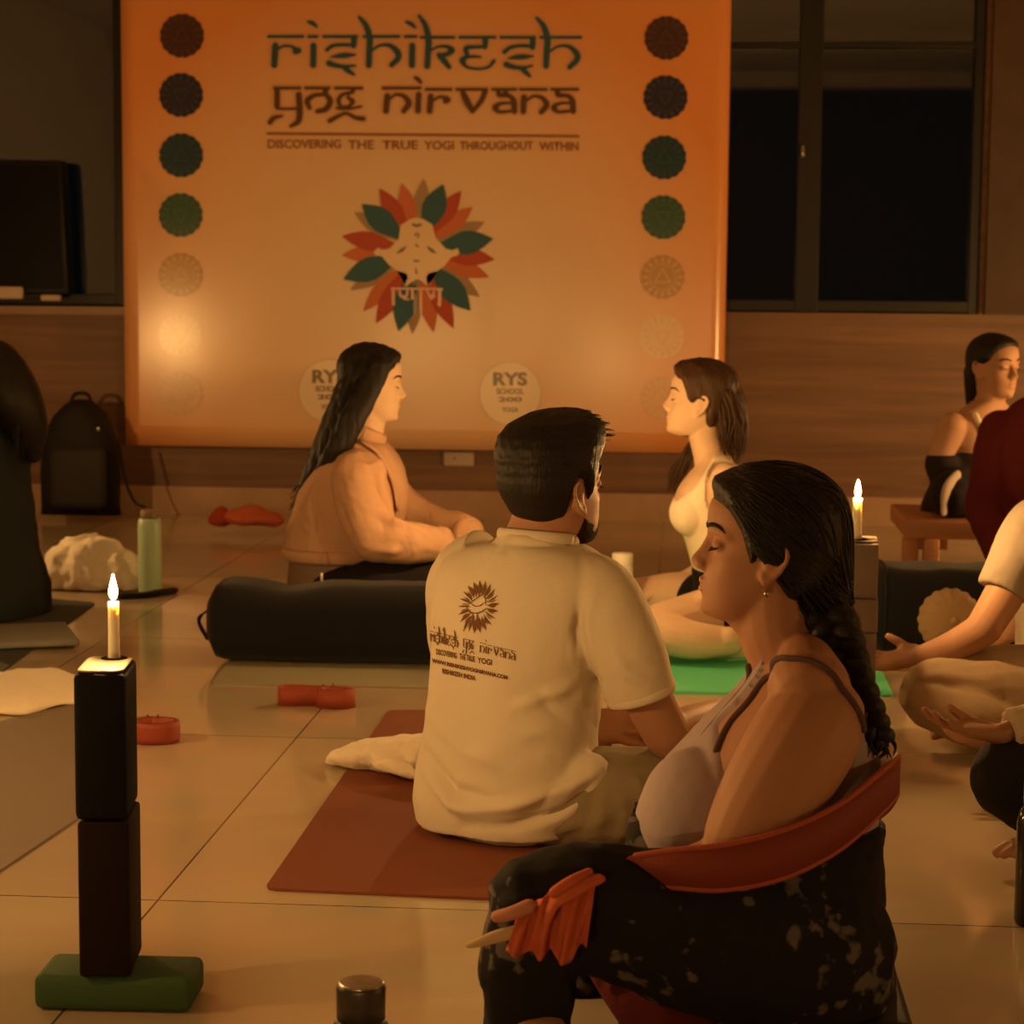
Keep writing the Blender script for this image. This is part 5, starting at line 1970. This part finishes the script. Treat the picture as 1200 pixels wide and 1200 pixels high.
part(lw, 'jacket_lapel', tube(B(), [(p, .016) for p in onskin([Wl(430, 508, 5.98), Wl(446, 530, 5.97), Wl(462, 560, 5.98), Wl(476, 595, 5.99)], bvh_of(jk, lw), .004)], 5, 10, flat=(1.5, .5), up=V((0, 1, 0))), M_peach, sub=jk)
cq = [HMl @ V((.072 * math.cos(a), -.028 + .066 * math.sin(a), -.150 - .030 * math.sin(a))) for a in np.linspace(0, 2 * PI, 26)]
part(lw, 'jacket_collar', tube(B(), [(p, .016) for p in cq], 2, 10, flat=(1.5, .7), up=UP, round_ends=False), M_peach, sub=jk)
for fl in (foreR, foreL):
    a, b2 = V(fl[-2][0]), V(fl[-1][0])
    t = (b2 - a).normalized()
    u = t.orthogonal().normalized()
    w = t.cross(u)
    part(lw, 'cuff', tube(B(), [(b2 + t * .012 + (u * math.cos(k) + w * math.sin(k)) * .046, .010) for k in np.linspace(0, 2 * PI, 24)], 1, 8, flat=(2.0, .8), up=t, round_ends=False), M_peach, sub=jk)
hq = [V(p) for p in ring(Wl(397, 645, Yl), RT, FR, .196, 64 / S + .010, 60 / S + .010, 40)]
part(lw, 'jacket_hem', tube(B(), [(p, .012) for p in hq + hq[:1]], 1, 8, flat=(1.6, .8), up=UP, round_ends=False), M_peach, sub=jk)
g = B()
torso(g, rows[:4], RT, FR, grow=-.006)
part(lw, 'top', fuse(g, .008, 4), M_greytop)
g = B()
limbs(g, legs, .006)
torso(g, [rows[0], (rows[0][0].lerp(rows[1][0], .6), .19, .16, .12)], RT, FR)
me = fuse(g, .008, 4)
creases(me, [], .006, 7, 4)
part(lw, 'trousers', me, M_blackpants)

# ======================= woman in the white tank top, facing left
Yr = 6.20
rw = thing('person', 'brown haired woman in a white tank top facing left on the green mat', 'person', (W(848, 742, Yr).x, Yr, .007))
CLAMP[rw.name] = (.0075, [])
FR, RT = V((-1, 0, 0)), V((0, 1, 0))
HMr = head_frame(W(819, 469, Yr), 180, 8, .92)
S = 398
rows = [(W(cx, y, Yr), hw, hf / S, hb / S) for cx, y, hf, hb, hw in ((862, 745, 46, 44, .18), (860, 705, 44, 44, .17), (854, 665, 40, 40, .14), (846, 630, 42, 38, .14), (836, 600, 46, 40, .15), (834, 575, 40, 40, .155), (837, 556, 30, 32, .14), (838, 543, 20, 22, .085), (836, 530, 17, 18, .05))]
neck = [[(HMr @ V((0, -.022, -.045)), .050), (W(826, 512, Yr), .046), (W(832, 532, Yr), .050), (W(837, 548, Yr), .06)]]
armN = [(W(853, 562, 6.04), .050), (W(866, 600, 6.01), .045), (W(872, 640, 6.0), .040)]
foreN = [(W(872, 640, 6.0), .038), (W(850, 675, 5.98), .034), (W(825, 700, 5.96), .026)]
armF = [(W(848, 562, 6.36), .050), (W(856, 600, 6.40), .045), (W(856, 640, 6.4), .040)]
foreF = [(W(856, 640, 6.4), .038), (W(825, 668, 6.42), .034), (W(790, 686, 6.42), .026)]
legs = [[(W(860, 715, 6.10), .088), (W(820, 725, 6.0), .080), (W(772, 735, 5.86), .066)], [(W(770, 738, 5.85), .060), (W(810, 750, 5.80), .054), (W(855, 752, 5.82), .040)],
        [(W(860, 712, 6.30), .088), (W(800, 700, 6.42), .078), (W(745, 702, 6.52), .064)], [(W(745, 706, 6.52), .056), (W(790, 725, 6.40), .050), (W(835, 735, 6.25), .038)]]
g = B()
add_head(g, HMr)
limbs(g, neck + [armN, foreN, armF, foreF] + legs)
torso(g, rows, RT, FR)
for Yc in (6.12, 6.28):
    ellip(g, W(812, 600, Yc), (.062, .066, .066))
add_hand(g, W(825, 700, 5.96), W(795, 712, 5.92) - W(825, 700, 5.96), (0, -.3, 1), 1, (18, 22, 15), .9)
add_hand(g, W(790, 686, 6.42), W(765, 695, 6.46) - W(790, 686, 6.42), (0, .3, 1), -1, (18, 22, 15), .9)
add_foot(g, W(855, 752, 5.82), (1, .1, 0), (0, -.8, .5), .9, 1)
add_foot(g, W(835, 738, 6.25), (1, .1, -.1), (0, -.5, .8), .9, -1)
part(rw, 'body', sculpt(fuse(g, .0045, 3), HMr), M_skin_fair)
face_parts(rw, HMr, M_lipf, M_lash, mat('brown_brow', (.06, .03, .015), .7, .2))
YLr = [-.11, -.04, -.028, .014, .024, .036, .05, .062, .09]
ZLr = [-.12, -.11, -.012, -.008, -.02, .012, .036, .052, .068]


def th_r(x, y, z):
    m = z - np.interp(y, YLr, ZLr)
    T = .012 + .012 * sstep(z, .02, .09) + .008 * sstep(-y, .03, .09)
    return -.005 + (T + .005) * sstep(m, -.004, .022)


g = B()
hair_cap(g, HMr, th_r)
tube(g, [(W(838, 450, Yr), .062), (W(850, 475, 6.2), .064), (W(858, 500, 6.2), .052), (W(862, 520, 6.2), .036)], 6, 20)
me = fuse(g, .005, 3)
co, no = getco(me), getno(me)
setco(me, co + no * (.0035 * sn(co, (26, 26, 9), 15))[:, None])


def mk_r(r):
    a = r.uniform(-.07, .07)
    x = r.uniform(0, 1)
    w = r.uniform(-.012, .012)
    return [W(838 + 18 * x, 455, 6.2) + V((0, a, 0)), W(846 + 22 * x, 485, 6.2) + V((w, a, 0)), W(844 + 26 * x, 512, 6.2) + V((-w, a * .9, 0)), W(846 + 24 * x, 535 + r.uniform(-14, 8), 6.2) + V((w, a * .8, 0))]


append_mesh(me, strands(120, mk_r, .0042, 5, 6))


def mk_r2(r):
    a = r.uniform(-.03, .02)
    w = r.uniform(-.010, .010)
    x = r.uniform(0, 1)
    return [W(822 + 8 * x, 505, 6.33 + a), W(806 + 12 * x, 525, 6.33 + a) + V((w, 0, 0)), W(790 + 16 * x, 548, 6.33 + a) + V((-w, 0, 0)), W(782 + 18 * x, 572 + r.uniform(-12, 5), 6.33 + a)]


append_mesh(me, strands(60, mk_r2, .0045, 5, 9))
part(rw, 'hair', me, M_hair_brown)
g = B()
torso(g, rows[2:], RT, FR, grow=.003)
for Yc in (6.12, 6.28):
    ellip(g, W(812, 600, Yc), (.066, .070, .070))
me = fuse(g, .005, 4)
co, no = getco(me), getno(me)
px, py = proj(np.stack([co[:, 0], np.full(len(co), Yr), co[:, 2]], 1))
line = np.interp(px, [770, 795, 812, 826, 836, 850, 870, 890], [590, 580, 566, 546, 530, 530, 555, 570])
ell = np.sqrt(((px - 846) / 20) ** 2 + ((py - 570) / 32) ** 2)
skin = np.maximum(1 / (1 + np.exp((py - line) / 1.5)), (ell < 1) * (np.abs(co[:, 1] - Yr) > .06))
skin = np.maximum(skin, (py > 650) * 0.0)
setco(me, co + no * (.003 - .018 * skin)[:, None])
part(rw, 'tank_top', me, M_tankwhite)
g = B()
limbs(g, [[(p, r) for p, r in legs[0][:1]] + [(V(legs[0][0][0]).lerp(V(legs[0][1][0]), .6), .088)], [(p, r) for p, r in legs[2][:1]] + [(V(legs[2][0][0]).lerp(V(legs[2][1][0]), .6), .088)]], .006)
torso(g, rows[:3], RT, FR, grow=.008)
part(rw, 'shorts', fuse(g, .007, 4), M_blackpants)

# ======================= bare shouldered woman on the bench by the wall
Yk = 7.55
kw = thing('person', 'bare shouldered woman with tied dark hair sitting on the bench near the back wall', 'person', (W(1150, 640, Yk).x, Yk, 0))
az = -48
CLAMP[kw.name] = (W(1100, 607, 7.25).z + .002, [])
FR = V((math.cos(math.radians(az)), math.sin(math.radians(az)), 0))
RT = V((FR.y, -FR.x, 0))
HMk = head_frame(W(1165, 429, Yk), az, 0, .95, 0)
rows = [(W(cx, y, Yk), hw, hf, hb) for cx, y, hf, hb, hw in ((1140, 606, .20, .14, .20), (1141, 580, .16, .13, .175), (1144, 545, .10, .10, .135), (1148, 515, .10, .09, .15), (1152, 495, .085, .085, .155), (1155, 482, .06, .06, .12), (1158, 470, .05, .05, .06))]
neck = [[(HMk @ V((0, -.02, -.04)), .052), (W(1162, 462, Yk), .050), (W(1158, 476, Yk), .054), (W(1155, 488, Yk), .065)]]
sh = W(1155, 494, Yk)
arms = []
for s in (1, -1):
    a = sh + RT * (.175 * s) + UP * -.01
    arms.append([(a, .050), (a + RT * (.03 * s) + UP * -.12 + FR * -.02, .044), (a + RT * (.02 * s) + UP * -.24 + FR * .02, .040)])
    arms.append([(a + RT * (.02 * s) + UP * -.24 + FR * .02, .038), (a + RT * (-.04 * s) + UP * -.29 + FR * .16, .032), (a + RT * (-.09 * s) + UP * -.31 + FR * .24, .026)])
g = B()
add_head(g, HMk)
limbs(g, neck + arms)
torso(g, rows, RT, FR)
hip = W(1142, 600, Yk)
legs = []
for s in (1, -1):
    legs.append([(hip + RT * (.09 * s) + UP * .085, .085), (hip + RT * (.20 * s) + FR * .08 + UP * .08, .075), (hip + RT * (.29 * s) + FR * .15 + UP * .085, .062)])
    legs.append([(hip + RT * (.29 * s) + FR * .15 + UP * .085, .056), (hip + RT * (.02 * s) + FR * .24 + UP * .07, .045)])
    add_hand(g, arms[1 if s > 0 else 3][-1][0], FR, UP, -s, (20, 20, 15), .9)
part(kw, 'body', sculpt(fuse(g, .005, 3), HMk), M_skin_tan)
face_parts(kw, HMk, M_lipf, M_lash, M_lash)


def th_k(x, y, z):
    m = z - np.interp(y, [-.11, -.04, -.028, .014, .03, .05, .065, .09], [-.10, -.09, -.01, .006, .016, .045, .060, .074])
    return -.005 + .017 * sstep(m, -.004, .02)


g = B()
hair_cap(g, HMk, th_k)
tube(g, [(HMk @ V((0, -.09, -.02)), .04), (HMk @ V((-.01, -.10, -.09)), .034), (HMk @ V((-.01, -.11, -.15)), .02)], 5, 14)
part(kw, 'hair', fuse(g, .006, 3), M_hair_black)
g = B()
torso(g, rows[:4], RT, FR, grow=.012)
for al in arms[1::2]:
    tube(g, [(p, r + .012) for p, r in al[:2]], 5, 14)
for al in arms[::2]:
    tube(g, [(p, r + .014) for p, r in al[1:]], 5, 14)
limbs(g, legs, .014)
me = fuse(g, .008, 4)
co, no = getco(me), getno(me)
px, py = proj(co)
setco(me, co + no * (-.03 / (1 + np.exp((py - 531) / 1.2)) + .004 * sn(co, 8, 2))[:, None])
wrap = part(kw, 'wrap', me, mat('black_purple_wrap', (.020, .014, .020), .85, .2))
bk_ = bvh_of(kw.children[0], kw)
part(kw, 'halter_strap', tube(B(), [(p, .011) for p in onskin([W(1148, 474, 7.4), W(1151, 486, 7.4), W(1156, 500, 7.4), W(1160, 512, 7.4)], bk_, .004)], 4, 8), M_tankwhite, label='pale halter strap')
part(kw, 'scarf_end', tube(B(), [(p, r) for p, r in zip(onskin([W(1129, 537, 7.2), W(1121, 556, 7.2), W(1113, 578, 7.2), W(1107, 598, 7.2)], bvh_of(wrap, kw), .004), (.012, .018, .022, .014))], 6, 12, flat=(.5, 1.2), up=V((0, 1, 0))), M_paper, label='pale grey cloth end hanging at the side')

# ======================= person in maroon at the right edge
Yx = 6.85
xw = thing('person', 'person in maroon clothing cut off by the right edge before the bare shouldered woman', 'person', (W(1232, 700, Yx).x, Yx, 0))
CLAMP[xw.name] = (.003, [])
FR, RT = V((0, -1, 0)), V((-1, 0, 0))
HMx = head_frame(W(1240, 400, Yx), -100, 0, .98)
rows = [(W(cx, y, Yx), hw, hf, hb) for cx, y, hf, hb, hw in ((1234, 712, .14, .14, .20), (1234, 650, .13, .13, .185), (1234, 600, .12, .12, .17), (1234, 540, .12, .12, .18), (1236, 505, .11, .11, .18), (1238, 480, .08, .08, .14), (1240, 460, .06, .06, .07))]
arms = []
for s in (1, -1):
    a = W(1237, 500, Yx) + RT * (.175 * s) + UP * -.02
    e = a + RT * (.05 * s) + UP * -.24 + FR * .04
    arms += [[(a, .062), (a.lerp(e, .5), .056), (e, .05)], [(e, .048), (e + FR * .12 + UP * -.10 - RT * (.03 * s), .04), (e + FR * .22 + UP * -.16 - RT * (.05 * s), .03)]]
hip = W(1234, 705, Yx)
legs = []
for s in (1, -1):
    k = hip + RT * (.33 * s) + FR * .22 + UP * .02
    legs += [[(hip + RT * (.10 * s) + UP * .02, .095), (hip.lerp(k, .6) + UP * .03, .08), (k, .065)], [(k, .06), (k.lerp(hip + FR * .28, .6), .052), (hip + FR * .30 - RT * (.08 * s), .042)]]
g = B()
add_head(g, HMx)
limbs(g, [[(HMx @ V((0, -.02, -.04)), .056), (W(1240, 452, Yx), .056), (W(1239, 475, Yx), .066)]])
torso(g, rows, RT, FR, grow=-.012)
limbs(g, arms + legs, -.014)
for s in (0, 1):
    add_hand(g, arms[1 + 2 * s][-1][0], FR + UP * -.2, UP, -1 if s == 0 else 1, (20, 20, 15), .95)
part(xw, 'body', fuse(g, .007, 3), M_skin_tan)
face_parts(xw, HMx, M_lipf, M_lash, M_lash)
g = B()
hair_cap(g, HMx, th_k)
part(xw, 'hair', fuse(g, .007, 3), M_hair_black)
g = B()
torso(g, rows[1:], RT, FR, grow=.008)
limbs(g, arms, .010)
part(xw, 'top', creases(fuse(g, .008, 4), [], .006, 6, 2), M_maroon)
g = B()
limbs(g, legs, .006)
torso(g, rows[:2], RT, FR, grow=.006)
part(xw, 'trousers', fuse(g, .009, 4), M_blackpants)

# ======================= person in beige with the upturned hand, right
Yg = 5.0
gw = thing('person', 'person in beige t-shirt and trousers at right resting an upturned hand on the knee', 'person', (W(1235, 850, Yg).x, Yg, 0))
CLAMP[gw.name] = (.003, [])
FR, RT = V((-1, 0, 0)), V((0, 1, 0))
HMg = head_frame(W(1285, 495, Yg), 180, 0, .98)
S = 497
rows = [(W(cx, y, Yg), hw, hf / S, hb / S) for cx, y, hf, hb, hw in ((1262, 845, 68, 64, .185), (1262, 800, 66, 62, .18), (1258, 740, 60, 58, .165), (1252, 680, 60, 60, .175), (1248, 630, 54, 56, .185), (1246, 600, 40, 44, .16), (1262, 582, 30, 32, .10), (1274, 567, 26, 28, .065))]
armN = [(W(1212, 622, 4.82), .056), (W(1186, 680, 4.78), .047), (W(1152, 738, 4.75), .040)]
foreN = [(W(1152, 738, 4.75), .039), (W(1118, 757, 4.76), .035), (W(1078, 770, 4.80), .025)]
armF = [(W(1235, 620, 5.18), .056), (W(1200, 680, 5.24), .047), (W(1180, 735, 5.25), .040)]
foreF = [(W(1180, 735, 5.25), .038), (W(1140, 758, 5.28), .034), (W(1100, 772, 5.3), .025)]
legs = [[(W(1262, 812, 4.90), .090), (W(1180, 806, 4.80), .086), (W(1092, 812, 4.74), .064)], [(W(1092, 816, 4.74), .060), (W(1150, 846, 4.70), .052), (W(1215, 855, 4.80), .040)],
        [(W(1262, 812, 5.10), .090), (W(1170, 800, 5.24), .082), (W(1095, 805, 5.32), .062)], [(W(1095, 810, 5.32), .056), (W(1120, 840, 5.1), .050), (W(1145, 850, 4.96), .040)]]
g = B()
add_head(g, HMg)
limbs(g, [[(HMg @ V((0, -.02, -.04)), .056), (W(1282, 555, Yg), .056), (W(1264, 595, Yg), .07)], armN, foreN, armF, foreF])
torso(g, rows, RT, FR, grow=-.010)
limbs(g, legs, -.012)
wr = W(1078, 770, 4.80)
add_hand(g, wr, W(1030, 776, 4.84) - wr, (.1, .35, -1), -1, (12, 20, 18), 1.0, 5, 38)
wr = W(1100, 772, 5.3)
add_hand(g, wr, W(1060, 782, 5.32) - wr, (0, -.3, -1), 1, (12, 20, 18), 1.0)
add_foot(g, W(1186, 850, 4.92), (-.95, -.3, -.05), (0, -.4, .9), 1.0, -1)
add_foot(g, W(1215, 862, 4.82), (1, .3, -.1), (0, -.6, .8), 1.0, 1)
part(gw, 'body', fuse(g, .0042, 3), M_skin_tan)
face_parts(gw, HMg, M_lipf, M_lash, M_lash)
g = B()
hair_cap(g, HMg, th_k)
part(gw, 'hair', fuse(g, .006, 3), M_hair_black)
g = B()
torso(g, rows[1:], RT, FR, grow=.010)
slN = [(W(1235, 610, 4.90), .08), (W(1210, 625, 4.82), .070), (W(1188, 665, 4.785), .064), (W(1174, 694, 4.77), .060)]
slF = [(W(1240, 610, 5.10), .08), (W(1232, 625, 5.18), .070), (W(1212, 660, 5.22), .064), (W(1200, 690, 5.23), .060)]
for s in (slN, slF):
    tube(g, s, 6, 20, round_ends=False)
me = creases(fuse(g, .006, 4), [([W(1205, 640, 4.75), W(1190, 670, 4.74), W(1178, 690, 4.74)], .010, .005), ([W(1195, 620, 4.78), W(1212, 660, 4.8), W(1205, 700, 4.82)], .010, -.008)], .003, 7, 3)
part(gw, 't_shirt', me, M_teebeige)
g = B()
limbs(g, legs, .012)
torso(g, rows[:3], RT, FR, grow=.006)
me = creases(fuse(g, .006, 4), [([W(1070, 790, 4.68), W(1110, 792, 4.69), W(1160, 800, 4.7)], .012, .006), ([W(1060, 800, 4.68), W(1100, 800, 4.68), W(1150, 822, 4.68), W(1190, 838, 4.7)], .010, -.010), ([W(1110, 835, 4.66), W(1160, 850, 4.66)], .012, .006)], .003, 7, 9)
co = getco(me)
co[:, 2] = np.maximum(co[:, 2], .003)
setco(me, co)
part(gw, 'trousers', me, M_beigepants)

# ======================= person in black trousers, near right edge
Yn = 4.05
nw = thing('person', 'person at the right edge in black trousers and cream sleeves', 'person', (W(1345, 985, Yn).x, Yn, 0))
CLAMP[nw.name] = (.003, [])
HMn = head_frame(W(1330, 520, Yn), 180, 0, .98)
S = 612
rows = [(W(cx, y, Yn), hw, hf / S, hb / S) for cx, y, hf, hb, hw in ((1370, 980, 84, 80, .19), (1370, 920, 80, 76, .18), (1365, 840, 74, 72, .165), (1360, 760, 72, 72, .175), (1354, 700, 62, 66, .185), (1350, 665, 48, 50, .15), (1346, 640, 34, 36, .09), (1344, 620, 30, 32, .065))]
armN = [(W(1318, 690, 3.87), .056), (W(1290, 770, 3.84), .049), (W(1262, 836, 3.84), .044)]
foreN = [(W(1262, 836, 3.84), .042), (W(1215, 852, 3.82), .036), (W(1172, 860, 3.80), .027)]
armF = [(W(1330, 690, 4.23), .056), (W(1300, 770, 4.27), .049), (W(1275, 836, 4.28), .044)]
foreF = [(W(1275, 836, 4.28), .042), (W(1240, 852, 4.3), .036), (W(1200, 860, 4.3), .027)]
legs = [[(W(1370, 935, 3.95), .095), (W(1280, 915, 3.87), .088), (W(1186, 912, 3.80), .066)], [(W(1184, 914, 3.80), .062), (W(1230, 945, 3.86), .054), (W(1275, 950, 3.90), .042)],
        [(W(1370, 935, 4.15), .095), (W(1290, 910, 4.25), .086), (W(1215, 905, 4.33), .064)], [(W(1215, 908, 4.33), .058), (W(1260, 945, 4.15), .052), (W(1290, 955, 4.05), .042)]]
g = B()
add_head(g, HMn)
limbs(g, [[(HMn @ V((0, -.02, -.04)), .056), (W(1340, 610, Yn), .056), (W(1346, 640, Yn), .07)]])
torso(g, rows, RT, FR, grow=-.010)
limbs(g, [armN, foreN, armF, foreF], -.008)
limbs(g, legs, -.012)
wr = W(1168, 861, 3.80)
add_hand(g, wr, W(1100, 850, 3.76) - wr, (.0, .05, -1), -1, (8, 12, 12), .88, 3, 30)
wr = W(1200, 860, 4.3)
add_hand(g, wr, W(1150, 868, 4.32) - wr, (0, -.3, -1), 1, (14, 22, 18), 1.0)
add_foot(g, W(1285, 935, 3.84), (-.85, -.35, -.15), (-.2, -.1, .9), 1.0, 1)
part(nw, 'body', fuse(g, .0042, 3), M_skin_brown)
face_parts(nw, HMn, M_lip, M_lash, M_lash)
g = B()
hair_cap(g, HMn, th_k)
part(nw, 'hair', fuse(g, .006, 3), M_hair_black)
g = B()
torso(g, rows[1:], RT, FR, grow=.010)
for s in ([armN, foreN], [armF, foreF]):
    tube(g, [(p, r + .012) for p, r in s[0]], 6, 20)
    tube(g, [(p, r + .012) for p, r in s[1][:2]] + [(V(s[1][1][0]).lerp(V(s[1][2][0]), .72), .040)], 6, 20, round_ends=False)
part(nw, 'shirt', creases(fuse(g, .006, 4), [([W(1180, 848, 3.76), W(1200, 862, 3.76), W(1230, 868, 3.78)], .008, .006)], .004, 9, 3), M_creamcuff)
g = B()
limbs(g, legs, .010)
torso(g, rows[:3], RT, FR, grow=.006)
me = creases(fuse(g, .006, 4), [], .004, 6, 9)
co = getco(me)
co[:, 2] = np.maximum(co[:, 2], .003)
setco(me, co)
part(nw, 'trousers', me, M_blackpants)

# ======================= dark clothed person at the left edge
Yd = 6.45
dw = thing('person', 'person with long dark hair in dark clothes sitting cut off by the left edge', 'person', (W(-20, 715, Yd).x, Yd, 0))
az = 165
CLAMP[dw.name] = (.0075, [])
FR = V((math.cos(math.radians(az)), math.sin(math.radians(az)), 0))
RT = V((FR.y, -FR.x, 0))
HMd = head_frame(W(-14, 445, Yd), az, 0, .96)
rows = [(W(cx, y, Yd), hw, hf, hb) for cx, y, hf, hb, hw in ((-18, 722, .17, .17, .23), (-18, 690, .16, .17, .22), (-20, 640, .13, .14, .18), (-22, 590, .12, .13, .165), (-24, 550, .12, .12, .175), (-25, 525, .10, .11, .17), (-25, 505, .075, .08, .12), (-24, 490, .06, .06, .065))]
arms = []
for s in (1, -1):
    a = W(-24, 530, Yd) + RT * (.165 * s) + UP * -.02
    e = a + RT * (.05 * s) + UP * -.24 + FR * .04
    arms += [[(a, .062), (a.lerp(e, .5), .056), (e, .05)], [(e, .048), (e + FR * .12 + UP * -.08 - RT * (.03 * s), .04), (e + FR * .22 + UP * -.12 - RT * (.05 * s), .03)]]
hip = W(-18, 705, Yd)
legs = []
for s in (1, -1):
    k = hip + RT * (.30 * s) + FR * .25 + UP * .02
    legs += [[(hip + RT * (.10 * s) + UP * .03, .10), (hip.lerp(k, .6) + UP * .03, .085), (k, .065)], [(k, .06), (k.lerp(hip + FR * .28, .6), .052), (hip + FR * .30 - RT * (.08 * s), .042)]]
g = B()
add_head(g, HMd)
limbs(g, [[(HMd @ V((0, -.02, -.04)), .056), (W(-23, 482, Yd), .056), (W(-24, 505, Yd), .066)]])
torso(g, rows, RT, FR, grow=-.012)
limbs(g, arms + legs, -.014)
for s in (0, 1):
    add_hand(g, arms[1 + 2 * s][-1][0], FR + UP * -.2, UP, -1 if s == 0 else 1, (20, 20, 15), .95)
part(dw, 'body', fuse(g, .007, 3), M_skin_tan)
face_parts(dw, HMd, M_lipf, M_lash, M_lash)
g = B()
hair_cap(g, HMd, th_l)
tube(g, [(HMd @ V((0, -.05, .03)), .080), (HMd @ V((.01, -.09, -.06)), .085), (HMd @ V((.04, -.12, -.16)), .065), (HMd @ V((.05, -.13, -.24)), .03)], 6, 18)
me = fuse(g, .006, 3)


def mk_d(r):
    a, x = r.uniform(0, 1), r.uniform(-.05, .10)
    return [HMd @ V((x, -.11, -.02)), HMd @ V((x + .01, -.14 + .03 * a, -.12)), HMd @ V((x * 1.1, -.15 + .03 * a, -.22 - .05 * a))]


append_mesh(me, strands(60, mk_d, .005, 5, 12))
part(dw, 'hair', me, M_hair_black)
g = B()
torso(g, rows, RT, FR, grow=.012)
limbs(g, arms, .014)
limbs(g, legs, .010)
me = creases(fuse(g, .008, 5), [], .008, 5, 12)
co = getco(me)
co[:, 2] = np.maximum(co[:, 2], .008)
setco(me, co)
part(dw, 'robe', me, M_darkteal)
